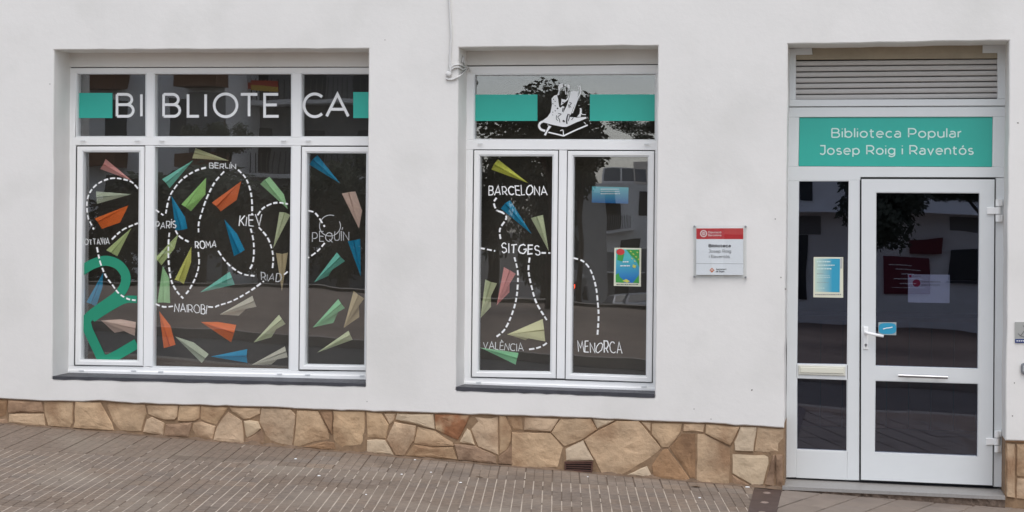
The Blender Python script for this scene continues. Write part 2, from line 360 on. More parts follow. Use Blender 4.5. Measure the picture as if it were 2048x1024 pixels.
class Strokes:
    """flat vinyl or marker lines on the plane y = d"""
    def __init__(s, d): s.d = d; s.v = []; s.f = []; s.k = 0
    def line(s, pl, wpx, closed=None):          # pl in photo px
        s.k += 1; d = s.d - .00025 * (s.k % 8)
        w_ = [P(u, v, d) for u, v in pl]; sc = wpx / 295.0 / 2
        q = [Vector((p.x, p.z)) for p in w_]
        q2 = [q[0]]
        for p in q[1:]:
            if (p - q2[-1]).length > 1e-5: q2.append(p)
        q = q2; n = len(q)
        if n < 2: return
        closed = (q[0] - q[-1]).length < .0008 and n > 3
        if closed: q = q[:-1]; n -= 1
        L = []; Rr = []
        for i in range(n):
            if closed: a, b, c = q[i - 1], q[i], q[(i + 1) % n]
            else: a, b, c = q[max(i - 1, 0)], q[i], q[min(i + 1, n - 1)]
            d1 = (b - a) if (b - a).length > 0 else (c - b); d2 = (c - b) if (c - b).length > 0 else (b - a)
            d1 = d1.normalized(); d2 = d2.normalized()
            n1 = Vector((-d1.y, d1.x)); n2 = Vector((-d2.y, d2.x)); m_ = n1 + n2
            if m_.length < .3: m_ = n1
            m_.normalize(); kk = min(1 / max(.3, m_.dot(n1)), 2.2)
            e = Vector((0, 0))
            if not closed and i == 0: e = -d2 * sc * .0
            L.append(b + m_ * sc * kk + e); Rr.append(b - m_ * sc * kk + e)
        b0 = len(s.v)
        for a, b in zip(L, Rr): s.v += [Vector((a.x, d, a.y)), Vector((b.x, d, b.y))]
        m_ = n if closed else n - 1
        for i in range(m_):
            j = (i + 1) % n; s.f.append((b0 + 2 * i, b0 + 2 * i + 1, b0 + 2 * j + 1, b0 + 2 * j))
    def poly(s, pl):
        s.k += 1; d = s.d - .00025 * (s.k % 8)
        w_ = [P(u, v, d) for u, v in pl]; b0 = len(s.v); s.v += w_
        for t in tessellate_polygon([[Vector((p.x, p.z, 0)) for p in w_]]): s.f.append(tuple(b0 + i for i in t))
    def glyph(s, ch, x0, y0, x1, y1, wpx, jit=0, skew=0, rnd=random):   # box in px, y0 top, y1 baseline
        gw, st = GLY[ch]; h = wpx / 2
        X0, X1, Y0, Y1 = x0 + h, x1 - h, y0 + h, y1 - h
        for pl in st:
            o = []
            for a, b in pl:
                fx = a / gw if gw else .5
                o.append((X0 + (X1 - X0) * fx + rnd.uniform(-jit, jit) + skew * b, Y1 - (Y1 - Y0) * b + rnd.uniform(-jit, jit)))
            if len(pl) > 8 and abs(pl[0][0] - pl[-1][0]) < 1e-6 and abs(pl[0][1] - pl[-1][1]) < 1e-6: o[-1] = o[0]
            s.line(o, wpx)
    def text(s, txt, x0, x1, ytop, ybase, wpx, sp=.2, jit=0, ybase1=None, bounce=0, rnd=random):
        tot = sum(GLY[c][0] for c in txt) + sp * (len(txt) - 1); u = (x1 - x0 - wpx) / tot; x = x0 + wpx / 2
        cap = ybase - ytop
        for c in txt:
            gw, st = GLY[c]; fr = (x - x0) / (x1 - x0); yb = ybase + ((ybase1 - ybase) * fr if ybase1 is not None else 0) + rnd.uniform(-bounce, bounce)
            ro = rnd.gauss(0, .07) if jit else 0; hs_ = rnd.uniform(.86, 1.1) if jit else 1; wv = wpx
            for pl in st:
                if jit: wv = wpx * rnd.uniform(.75, 1.15)
                o = [(x + a * u + ro * (b - .5) * cap + rnd.uniform(-jit, jit), yb - wpx / 2 - (cap - wpx) * b * hs_ - ro * (a - gw / 2) * u + rnd.uniform(-jit, jit)) for a, b in pl]
                if len(pl) > 8 and abs(pl[0][0] - pl[-1][0]) < 1e-6 and abs(pl[0][1] - pl[-1][1]) < 1e-6: o[-1] = o[0]
                s.line(o, wv)
            x += (gw + sp) * u
    def build(s, name, m, parent): return mesh(name, s.v, s.f, m, parent)
def letters(txt, x0, x1, ytop, ybase, wpx, d, m, parent, sp=.26):
    tot = sum(GLY[c][0] for c in txt) + sp * (len(txt) - 1); u = (x1 - x0 - wpx) / tot; x = x0 + wpx / 2
    for c in txt:
        gw, st = GLY[c]
        if st:
            T = Strokes(d); cap = ybase - ytop
            for pl in st: T.line([(x + a * u, ybase - wpx / 2 - (cap - wpx) * b) for a, b in pl], wpx)
            T.build('letter', m, parent)
        x += (gw + sp) * u
def catmull(p, n=10):
    if len(p) < 3: return p
    q = [p[0]] + list(p) + [p[-1]]; out = []
    for i in range(1, len(q) - 2):
        p0, p1, p2, p3 = q[i - 1], q[i], q[i + 1], q[i + 2]
        for k in range(n):
            t = k / n
            out.append(tuple(.5 * (2 * p1[j] + (p2[j] - p0[j]) * t + (2 * p0[j] - 5 * p1[j] + 4 * p2[j] - p3[j]) * t * t + (3 * p1[j] - p0[j] - 3 * p2[j] + p3[j]) * t ** 3) for j in (0, 1)))
    out.append(tuple(q[-2])); return out
def dashes(S, path, wpx=3.7, on=9.5, off=4.2):
    c = catmull(path, 14); L = [0]
    for i in range(1, len(c)): L.append(L[-1] + math.dist(c[i - 1], c[i]))
    def at(s_):
        for i in range(1, len(c)):
            if L[i] >= s_:
                t = (s_ - L[i - 1]) / max(1e-9, L[i] - L[i - 1]); return tuple(c[i - 1][k] + (c[i][k] - c[i - 1][k]) * t for k in (0, 1))
        return c[-1]
    s0 = 0.0
    while s0 < L[-1] - 2:
        o = on * random.uniform(.85, 1.15); e = min(s0 + o, L[-1])
        S.line([at(s0), at((s0 + e) / 2), at(e)], wpx * random.uniform(.85, 1.1)); s0 = e + off * random.uniform(.85, 1.2)

# ================================================================== THE LIBRARY BUILDING
DW, DG = .26, .295                              # window frame and glass depth behind the wall face
DD, DDG = .29, .325                             # the same for the door
WF = -.02                                       # wall face
bld = empty('library_building', (0, 0, 0), 'white rendered library frontage with two windows, a glazed door and a stone base', 'building')

# --- wall
def jag(p0, p1, step=.12, amp=.0016):
    n = max(1, int((p1 - p0).length / step)); out = []
    for i in range(n):
        p = p0.lerp(p1, i / n); o = Vector((random.gauss(0, amp), 0, random.gauss(0, amp))) if i else Vector((0, 0, 0))
        out.append(p + o)
    return out
def loop_w(pl): 
    c = [P(u, v, WF) for u, v in pl]; out = []
    for i in range(len(c)): out += jag(c[i], c[(i + 1) % len(c)])
    return out
W1O = [(108, 100), (737.4, 97.2), (731, 772.6), (104.2, 757.5)]
W2O = [(917.2, 95.3), (1316, 91.5), (1309.6, 794.5), (911.5, 780.5)]
TOPLINE = [(-40, 795), (0, 797), (84, 802), (152, 803), (200, 801), (270, 807), (382, 810), (520, 813.7), (665, 819.7), (731, 821.4), (872, 826.4), (1011, 830.8), (1181, 836), (1269, 841), (1431, 847), (1568, 856)]
pw = [P(u, v, WF) for u, v in TOPLINE]
first = pw[0]; sl_ = (pw[6].z - pw[0].z) / (pw[6].x - pw[0].x)
XL, XR, ZT = -14.0, 7.0, 6.2
outer = [Vector((XL, WF, first.z + sl_ * (XL - first.x)))]
for i in range(len(pw) - 1): outer += jag(pw[i], pw[i + 1], .06, .002)
outer.append(pw[-1])
dTL, dTR, dBR = P(1575.5, 88, WF), P(2018.5, 81.2, WF), P(2011, 881, WF)
outer += jag(pw[-1], dTL)[1:] + jag(dTL, dTR) + jag(dTR, dBR) + [dBR]
n_door0 = len(outer)
rb = P(2100, 884, WF); slr = (rb.z - dBR.z) / (rb.x - dBR.x)
outer += [Vector((XR, WF, dBR.z + slr * (XR - dBR.x))), Vector((XR, WF, ZT)), Vector((XL, WF, ZT))]
h1, h2 = loop_w(W1O), loop_w(W2O)
BV = .007
def wall_mesh():
    vs = []; fs = []
    loops = []
    for lp, sg in ((outer, 1), (h1, -1), (h2, -1)):
        loops.append([Vector((p.x, WF, p.z)) for p in inset(lp, BV * sg)])
    flat = [p for l in loops for p in l]; vs += flat
    for t in tessellate_polygon([[Vector((p.x, p.z, 0)) for p in l] for l in loops]): fs.append(tuple(t))
    base = 0
    for lp, ins in zip((outer, h1, h2), loops):
        n = len(lp); b1 = len(vs)
        vs.extend([Vector((p.x, WF + BV, p.z)) for p in lp]); vs.extend([Vector((p.x, .42, p.z)) for p in lp])
        for i in range(n):
            j = (i + 1) % n
            fs.append((base + i, base + j, b1 + j, b1 + i)); fs.append((b1 + i, b1 + j, b1 + n + j, b1 + n + i))
        base += n
    o = mesh('wall', vs, fs, WALL, bld)
    bm = bmesh.new(); bm.from_mesh(o.data); bmesh.ops.recalc_face_normals(bm, faces=bm.faces); bm.to_mesh(o.data); bm.free()
    for p in o.data.polygons: p.use_smooth = False
wall_mesh()

# --- lintel panels above the windows and the frames
def window(name, label):
    return tag(empty(name, (0, 0, 0), parent=bld), label)
w1 = window('window', 'wide three-part window')
w2 = window('window', 'narrower two-sash window with the book emblem')
def lintel(par, q):
    m = MB(); m.slab(q, DW - .012, DW + .1, .002); m.build('lintel_panel', WALL, par)
lintel(w1, [(128, 99), (765, 95), (765, 133.2), (128, 134)])
lintel(w2, [(925, 92), (1335, 88), (1335, 127.5), (925, 130.6)])
m = MB(); m.slab([(125, 133), (765, 132), (765, 140), (125, 140)], DW + .02, DW + .08); m.build('seal_gap', SEAL, w1)
m = MB(); m.slab([(925, 129), (1335, 126), (1335, 136), (925, 136)], DW + .02, DW + .08); m.build('seal_gap', SEAL, w2)

def member(par, name, q, d=DW, back=.07, bev=.003, m_=None):
    m = MB(); m.slab(q, d, d + back, bev); return m.build(name, m_ or ALU, par)
def pane(par, q, d, m_, name='glass_pane', grow=4):
    cx = sum(p[0] for p in q) / 4; cy = sum(p[1] for p in q) / 4
    q = [(u + (grow if u > cx else -grow), v + (grow if v > cy else -grow)) for u, v in q]
    m = MB(); m.slab(q, d, d + .004); return m.build(name, m_, par)
def bead(par, q, d0, d1, wpx=2.4, m_=None):
    cx = sum(p[0] for p in q) / 4; cy = sum(p[1] for p in q) / 4
    out = [(u + (wpx if u > cx else -wpx), v + (wpx if v > cy else -wpx)) for u, v in q]
    m = MB(); m.ring(out, q, d0, d1, .0015); m.build('glazing_bead', m_ or BEAD, par)
def caps(par, L, d=DW):
    for u, v in L:
        m = MB(); m.slab(quad(u - 5, v - 1.6, u + 5, v + 1.6), d - .004, d + .002, .0015); m.build('drain_cap', BEAD, par)
# window 1 members (jamb, head, sill rail, transom, mullions)
member(w1, 'frame_head', [(125, 136), (765, 135), (765, 145.8), (125, 145.8)])
member(w1, 'frame_jamb', [(120, 145.8), (152.6, 145.8), (149.8, 274.6), (119, 274.6)])
member(w1, 'frame_jamb', [(119, 290.5), (151.6, 290.5), (147.6, 731.5), (115, 731.5)])
member(w1, 'frame_jamb', [(746, 145.8), (766, 145.8), (766, 274.6), (746, 274.6)])
member(w1, 'frame_jamb', [(745.5, 292), (766, 292), (766, 743), (743.5, 743)])
member(w1, 'transom', [(119, 274.6), (766, 275), (766, 291.5), (119, 290.5)])
member(w1, 'mullion', [(293, 145.8), (307.3, 145.8), (306.7, 274.6), (293, 274.6)])
member(w1, 'mullion', [(584.2, 145.8), (600.8, 145.8), (600.8, 274.6), (584.2, 274.6)])
member(w1, 'mullion', [(290, 291.3), (307.3, 291.4), (303.4, 733.5), (286.2, 733)])
member(w1, 'mullion', [(584.2, 291.5), (602, 291.5), (597, 742), (579.4, 741.2)])
member(w1, 'frame_bottom_rail', [(115, 731.5), (286.2, 733), (303.4, 735.3), (579.4, 741.2), (597, 742), (766, 743), (766, 762), (115, 744.5)], DW)
member(w1, 'frame_lower_lip', [(115, 739.5), (766, 752.5), (766, 760.5), (115, 745.3)], DW - .012, .02)
U1 = [(155, 148), (290.6, 148), (290.6, 272.2), (154.3, 272.2)]
U2 = [(309.7, 148), (581.8, 148), (581.8, 272.4), (309.4, 272.4)]
U3 = [(603.2, 148), (743.6, 148), (743.6, 272.6), (603.2, 272.6)]
LMID = [(309.7, 294), (581.8, 294), (577, 739), (305.8, 733)]
for q in (U1, U2, U3, LMID):
    bead(w1, q, DW + .002, DG + .03); pane(w1, q, DG, GLASS)
def sash(par, outer, glassq, d=DW - .010):
    m = MB(); m.slab([(u + (1.3 if u > sum(p[0] for p in outer) / 4 else -1.3), v + (1.3 if v > sum(p[1] for p in outer) / 4 else -1.3)) for u, v in outer], DW + .004, DW + .012)
    m.v = m.v  # thin shadow gap behind the sash
    cx = sum(p[0] for p in glassq) / 4; cy = sum(p[1] for p in glassq) / 4
    m = MB(); g2 = [(u + (2.2 if u > cx else -2.2), v + (2.2 if v > cy else -2.2)) for u, v in glassq]
    m.ring(outer, g2, d, DW + .06, .004); m.build('sash', ALU, par)
    bead(par, glassq, d + .006, DG + .02, 2.2, BEAD)
    m = MB(); o3 = [(u + (1.2 if u > cx else -1.2), v + (1.2 if v > cy else -1.2)) for u, v in outer]
    m.ring(o3, outer, DW - .0015, DW + .002, .0005); m.build('sash_seal', SEAL, par)
    pane(par, glassq, DG, GLASS)
SG1 = [(166.6, 304.3), (278, 304.3), (274.3, 721), (162.3, 719)]
SG3 = [(614, 306), (732.5, 306.6), (728.2, 730.8), (610.3, 728.8)]
sash(w1, [(154, 293.2), (288.4, 293), (285.2, 732.2), (149.8, 729.8)], SG1)
sash(w1, [(603.6, 293.8), (743.3, 293.8), (739, 741.6), (598.4, 739.2)], SG3)
caps(w1, pts('a:210,557 510,557 645,557 b:462,557 598,557 c:200,861 490,861 640,867 d:440,880 595,884 897,890'), DW - .012)
# window 2 members
member(w2, 'frame_head', [(924, 133), (1332, 129.5), (1332, 146), (924, 148)])
member(w2, 'frame_jamb', [(924, 148), (947, 148), (946, 280.2), (922, 280.2)])
member(w2, 'frame_jamb', [(922, 299), (946.3, 299.3), (941.6, 755.3), (918, 754.5)])
member(w2, 'frame_jamb', [(1312.2, 146), (1332, 146), (1332, 281), (1312.2, 281)])
member(w2, 'frame_jamb', [(1310, 300.5), (1332, 300.5), (1328, 767), (1305.4, 766.3)])
member(w2, 'transom', [(922, 280.2), (1332, 281.2), (1332, 300.5), (922, 298.8)])
member(w2, 'mullion', [(1118, 300.6), (1134, 300.8), (1129, 757.4), (1113, 757)], DW - .006)
member(w2, 'frame_bottom_rail', [(918, 754.5), (1328, 767), (1328, 784), (918, 769)])
member(w2, 'frame_lower_lip', [(918, 763.5), (1328, 777), (1328, 783.5), (918, 770)], DW - .012, .02)
V1 = [(949.4, 150.2), (1309.7, 148.3), (1309.4, 278.9), (948.6, 277.8)]
bead(w2, V1, DW + .002, DG + .03); pane(w2, V1, DG, GLASS)
T1 = [(960.1, 312.3), (1104.9, 312.3), (1100, 743.8), (956, 741.9)]
T2 = [(1147.2, 313), (1295.6, 313.8), (1291.6, 752.2), (1143, 746.9)]
sash(w2, [(948.2, 300.8), (1116, 301.4), (1111.2, 757), (943.4, 753.8)], T1)
sash(w2, [(1135.6, 302), (1308.4, 302.4), (1303.6, 764.8), (1130.8, 758.4)], T2)
caps(w2, pts('e:217,612 1115,614 f:150,905 1018,927'), DW - .012)
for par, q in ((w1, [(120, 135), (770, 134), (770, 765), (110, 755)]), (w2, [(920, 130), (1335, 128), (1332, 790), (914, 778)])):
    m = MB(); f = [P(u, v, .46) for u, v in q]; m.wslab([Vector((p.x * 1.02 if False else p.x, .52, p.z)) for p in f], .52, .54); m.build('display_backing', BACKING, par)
# --- sills
def sill(par, L, Rr, d0, hpx, tops):
    """slate sill: top surface falls from the frame to a front edge that stands a little proud"""
    a, b = P(L[0], L[1], WF - .004), P(Rr[0], Rr[1], WF - .004)      # lower front corners
    th = hpx / 295
    vs = []; n = 26
    for k in range(n + 1):
        p = a.lerp(b, k / n); j = random.uniform(-.002, .002) * (1 if 0 < k < n else 0)
        bt = P(tops[0][0] + (tops[1][0] - tops[0][0]) * k / n, tops[0][1] + (tops[1][1] - tops[0][1]) * k / n, DW)
        vs += [Vector((p.x, WF - .004, p.z + j * 2)), Vector((p.x, WF - .004 + abs(j), p.z + th)), Vector((p.x, DW + .02, bt.z + .002)), Vector((p.x, DW + .02, p.z - .01))]
    fs = []
    for k in range(n):
        for q in range(4):
            r_ = (q + 1) % 4; fs.append((4 * k + q, 4 * k + r_, 4 * k + 4 + r_, 4 * k + 4 + q))
    fs += [(0, 1, 2, 3), (4 * n + 3, 4 * n + 2, 4 * n + 1, 4 * n)]
    mesh('sill', vs, fs, SLATE, par)
sill(w1, (105, 758.5), (730.6, 773.2), 0, 6.5, ((128, 745.5), (752, 760)))
sill(w2, (912.3, 781), (1309.2, 795.2), 0, 7.5, ((926, 768.5), (1326, 782.5)))

# --- vinyl on window 1
S = Strokes(DG - .002)
for q in ('a:180,293 373,293 373,432 180,432', 'b:848,288 960,288 960,432 848,432'):
    T = Strokes(DG - .002); T.poly(pts(q)); T.build('teal_band', TEAL, w1)
for q in ('e:187,348 525,348 525,490 186,490', 'e:808,347 1158,347 1157,490 808,490'):
    T = Strokes(DG - .002); T.poly(pts(q)); T.build('teal_band', TEAL, w2)
def capletter(ch, x0, x1, y0=185.6, y1=235.6, wpx=6.1):
    T = Strokes(DG - .003); T.glyph(ch, x0, y0, x1, y1, wpx); T.build('letter', VINYL, w1)
for ch, z, x0, x1 in (('B', 'a', 390, 497), ('I', 'a', 526, 541), ('B', 'a', 648, 754), ('L', 'a', 783, 860), ('I', 'a', 881, 897), ('O', 'b', 70, 213), ('T', 'b', 217, 326), ('E', 'b', 349, 441), ('C', 'b', 567, 686), ('A', 'b', 692, 829)):
    o = ZM[z]; dy = -.8 if ch in 'OC' else 0
    capletter(ch, o[0] + x0 / o[2], o[0] + x1 / o[2], 185.6 + dy, 235.6 - dy)
T = Strokes(DG - .002)
gp = catmull(pts('c:185,322 215,300 268,270 335,253 400,272 440,318 447,365 430,412 395,452 350,485 300,520 250,558 222,590'), 8)
T.line([q for q in gp if q[0] > 161.5], 22)
T.line(catmull(pts('c:508,467 460,466 425,476 380,500 330,530 262,575'), 6), 16)
T.line(pts('c:222,575 240,640 312,792'), 22); T.line(pts('c:300,798 350,800 400,775 508,712'), 22)
T.build('green_letter_decal', GREEN, w1)
# --- the dashed routes and names
def route(par, *paths):
    for s_ in paths:
        T = Strokes(DG - .0045); dashes(T, pts(s_)); T.build('dashed_route', VINYL, par)
route(w1, 'a:514,822 480,786 430,770 370,765 310,785 265,820 237,870 232,930 240,990 c:250,40 270,80',
      'c:370,135 430,82 514,45', 'a:612,940 655,970',
      'c:287,178 305,260 335,335 375,390 410,435 460,465 502,472', 'c:612,492 655,508 708,505', 'c:903,508 945,510 d:95,503 180,475 270,425 353,366',
      'a:890,706 830,725 760,770 710,830 685,880 668,960', 'b:133,728 80,790 35,880 8,960 c:850,50 850,110', 'c:848,205 852,270 835,340 800,410 770,448',
      'c:688,98 683,160 683,240 690,320 705,380 735,430 765,462', 'c:722,85 745,120 802,152', 'b:210,718 250,760 275,820 287,890 288,970',
      'd:280,75 295,140 298,210 290,270 272,305', 'b:318,970 350,930 400,905 440,900 486,908', 'b:600,945 640,960 d:690,65',
      'd:325,68 370,120 395,180 405,240 400,300', 'd:100,198 140,255 190,300 240,328 302,337', 'd:690,155 650,200 598,238', 'd:465,330 487,312')
route(w2, 'e:305,905 290,930 305,970 340,985 f:240,0 285,20 295,45 262,100 265,152', 'f:160,200 237,215', 'f:480,225 527,226',
      'f:338,248 355,320 355,400 345,480 320,560 285,630 240,668', 'f:418,250 412,320 430,410 455,490 508,578', 'f:415,732 460,724 495,708 521,686',
      'f:648,252 700,270 740,320 765,400 775,480 780,560 773,670')
T = Strokes(DG - .004)
T.line([(660 + 21 * math.cos(a / 10), 452 + 19 * math.sin(a / 10) * (1 + a / 300)) for a in range(-5, 52)], 1.6); T.build('scribbled_circle', MARKDIM, w1)
rr = random.Random(3)
for par, txt, z, x0, x1, y0, y1, wp, mm, yb1 in (
    (w1, 'BERLÍN', 'b', 50, 200, 680, 712, 1.7, MARK, 714), (w1, 'OTTAWA', 'c', 217, 358, 130, 166, 1.7, MARK, 163), (w1, 'PARÍS', 'c', 610, 726, 35, 77, 1.8, MARK, 73),
    (w1, 'ROMA', 'c', 828, 950, 143, 188, 2.2, VINYL, 182), (w1, 'KIEV', 'd', 216, 345, 2, 66, 2.3, VINYL, 60), (w1, 'NAIROBI', 'c', 716, 896, 486, 538, 1.7, VINYL, 550),
    (w1, 'RIAD', 'd', 336, 452, 318, 362, 1.5, MARKDIM, 370), (w1, 'PEQUÍN', 'd', 620, 826, 95, 150, 1.6, MARKDIM, 142),
    (w2, 'BARCELONA', 'e', 260, 578, 838, 892, 2.3, VINYL, 892), (w2, 'SITGES', 'f', 268, 475, 172, 226, 2.8, VINYL, 240),
    (w2, 'VALÈNCIA', 'f', 173, 385, 685, 728, 1.6, MARK, 745), (w2, 'MENORCA', 'f', 668, 906, 685, 748, 2.1, VINYL, 756)):
    o = ZM[z]; T = Strokes(DG - .004)
    T.text(txt, o[0] + x0 / o[2], o[0] + x1 / o[2], o[1] + y0 / o[2], o[1] + y1 / o[2], wp, sp=.26, jit=.55, ybase1=o[1] + yb1 / o[2], bounce=.8, rnd=rr)
    T.build('city_name', mm, par)
# --- emblem: seated figure with tablets on a closed book
T = Strokes(DG - .002)
for s_ in ('m:160,700 240,640 280,580 300,480 295,390 330,350 368,338 384,400 398,500 415,516 445,492 470,500 452,590 500,600 540,640 640,650 765,640 768,662 640,712 500,776 440,776 300,746 170,712',
           'm:555,302 590,285 665,290 645,400 590,520 560,602 530,645 448,596 505,480 548,340', 'm:385,228 408,186 446,178 452,230 414,246 402,300 400,335 378,348 372,340 390,290',
           'm:512,190 542,208 548,245 522,256 508,222', 'm:474,196 500,198 494,220 470,216', 'm:430,392 450,400 490,408 536,346 524,402 480,440 440,470 420,486 428,430', 'm:255,758 292,770 246,832 216,896 190,886 226,820',
           'm:640,640 676,596 684,540 676,524 700,520 708,548 704,590 690,640'):
    T.poly(pts(s_))
for s_, wp in (('m:486,262 484,300 490,335', 1.5), ('m:524,270 516,300 516,338', 1.2), ('m:678,212 694,262 688,318 656,380 622,470 578,590', 2.3), ('m:654,214 668,262', 1.2), ('m:700,588 716,606 762,610', 1.5),
               ('m:180,702 142,722 124,765 150,812 208,832', 4.6), ('m:250,850 345,872 458,900', 2.8), ('m:458,900 600,832 788,752', 3.0), ('m:412,830 450,822 456,892', 1.8), ('m:738,712 764,742', 1.4), ('m:240,752 250,748', 2)):
    T.line(catmull(pts(s_), 5), wp)
T.build('book_emblem', VINYL, w2)
T = Strokes(DG - .0048)
for s_, wp in (('m:316,396 326,404', 1.7), ('m:338,424 348,432', 1.4), ('m:308,456 318,466', 1.6), ('m:338,484 350,492', 1.3), ('m:368,518 384,530', 2.6), ('m:338,556 352,560', 1.6), ('m:308,572 316,580', 1.5), ('m:306,612 316,616', 1.2),
               ('m:384,592 424,604 380,640 400,672 408,716', 1.2), ('m:362,620 360,670 384,690', 1.2), ('m:524,600 508,640 500,700 506,734', 2.6), ('m:540,602 540,640 520,700', 1.4), ('m:448,690 474,706', 3.6), ('m:536,440 566,456 540,484 562,510', 1.1), ('m:524,470 536,520', 1.1),
               ('m:570,620 590,650 566,680', 1.2), ('m:640,630 664,604', 1.6), ('m:452,520 446,570', 2.2), ('m:440,440 470,450', 1.4)):
    T.line(catmull(pts(s_), 5), wp)
T.build('book_emblem_shading', BLACK, w2)

# --- stone base
pl_ = empty('stone_plinth', (0, 0, 0), parent=bld)
BASE = 0.0
stones = [
 ('1:-70,62 112,75 100,338 -70,358', 'D'), ('1:-70,366 95,348 128,426 -70,440', 'D'), ('1:130,80 640,98 660,262 450,266 132,270', 'D'), ('1:132,278 440,276 662,280 694,470 380,455 130,425', 'N'),
 ('1:662,98 1105,104 1096,430 1060,492 735,468 690,330 672,270', 'N'), ('1:1150,100 1530,118 1640,330 1700,430 1735,540 1110,500 1128,400', 'N'),
 ('1:1565,120 2:300,142 322,290 290,380 245,552 1:1765,545 1700,400', 'N'),
 ('2:318,148 810,160 795,330 760,372 600,378 350,288', 'N'), ('2:822,160 1142,166 1130,362 1060,398 800,392 795,340', 'N'), ('2:1150,168 1560,188 1535,232 1385,452 1140,378', 'N'),
 ('2:1580,190 3:165,200 150,285 0,362 2:1800,372 1620,250', 'N'), ('2:400,335 600,420 580,620 265,560 330,372', 'N'), ('2:622,440 1018,418 975,642 592,626', 'D'),
 ('2:1032,418 1150,398 1370,480 1325,685 985,646', 'N'), ('2:1560,245 1778,388 1808,735 1340,688 1392,480', 'N'), ('2:1800,392 3:0,388 128,402 165,510 60,598 2:1850,655 1822,600', 'P'),
 ('2:1822,645 1850,660 3:60,602 168,520 250,752 2:1822,742', 'D'), ('3:172,206 620,222 688,300 690,420 640,775 262,755 238,620 138,410', 'N'),
 ('3:715,232 1030,242 1110,400 1190,540 1205,678 960,718 750,785 655,776 700,420', 'N'), ('3:1042,242 1248,246 1246,600 1200,540 1120,400', 'D'),
 ('3:1268,244 1742,252 1745,860 1400,848 1262,680', 'N'), ('3:800,788 1150,700 1265,712 1380,845 1100,830', 'D'), ('3:1765,252 4:165,184 260,338 215,528 3:1772,650', 'N'),
 ('4:180,184 352,188 325,285 270,335', 'N'), ('4:368,190 868,196 885,398 640,342 345,266', 'P'), ('3:1775,682 4:205,545 335,755 3:1775,878', 'P'),
 ('4:335,300 635,352 600,560 470,758 352,760 225,535', 'N'), ('4:645,358 890,425 1130,585 1145,628 850,638 602,598', 'N'), ('4:602,606 850,644 1140,640 1195,818 480,762', 'N'),
 ('4:885,196 1368,202 1300,370 1200,556 892,398', 'R'), ('4:1322,390 1378,424 1435,610 1218,578', 'P'), ('4:1380,206 1748,214 1748,750 1475,636 1375,400', 'N'),
 ('4:1764,216 1850,220 1928,400 1928,560 1870,680 1760,750', 'N'), ('4:1155,600 1440,630 1718,762 1735,876 1208,822', 'D'), ('4:1765,772 1890,664 1948,605 1958,885 1755,878', 'D'),
 ('4:1868,222 5:162,94 176,268 22,288 4:1938,400', 'N'), ('5:188,94 676,120 560,290 192,278', 'N'), ('5:28,308 548,314 732,512 742,700 715,826 20,788', 'N'), ('5:692,120 1108,118 1186,270 1000,398 742,502 562,305', 'N'),
 ('5:1128,120 1436,144 1192,262', 'P'), ('5:1000,418 1145,688 762,698 748,528', 'P'), ('5:1452,150 1758,150 6:282,402 240,450 5:1850,696 1560,880 1255,866 1012,412 1200,282', 'N'),
 ('5:1775,150 1922,172 1918,305', 'N'), ('6:152,75 558,80 542,200 365,396 292,396 156,222', 'N'), ('6:577,84 853,90 838,192 572,186', 'N'), ('6:867,90 1318,124 1238,290 1198,372 862,212', 'N'),
 ('6:1328,122 1542,126 1494,448 1254,438 1244,330', 'P'), ('6:1552,130 1903,150 1893,478 1502,452', 'N'), ('6:550,214 730,210 730,800 662,796 392,402', 'D'), ('6:750,214 850,220 1188,392 1198,600 1176,905 745,876', 'N'),
 ('6:365,414 655,805 652,846 185,816 155,640 290,425', 'D'), ('5:1580,888 1880,755 1955,936', 'P'), ('6:1220,482 1748,488 1690,660 1628,886 1500,896 1220,738', 'P'), ('6:1218,760 1470,902 1208,902', 'D'),
 ('6:1757,492 1788,494 1778,915 1645,888', 'D'), ('6:1797,494 1888,496 1888,925 1790,918', 'D'),
 ('2012.5,886 2030.5,888 2029.5,996 2013,993', 'N'), ('2033.5,888 2110,892 2110,960 2033,952', 'N'), ('2033,956 2110,964 2110,1004 2032.5,998', 'N'), ('2011.5,878 2110,882 2110,887 2011.5,884', 'D')]
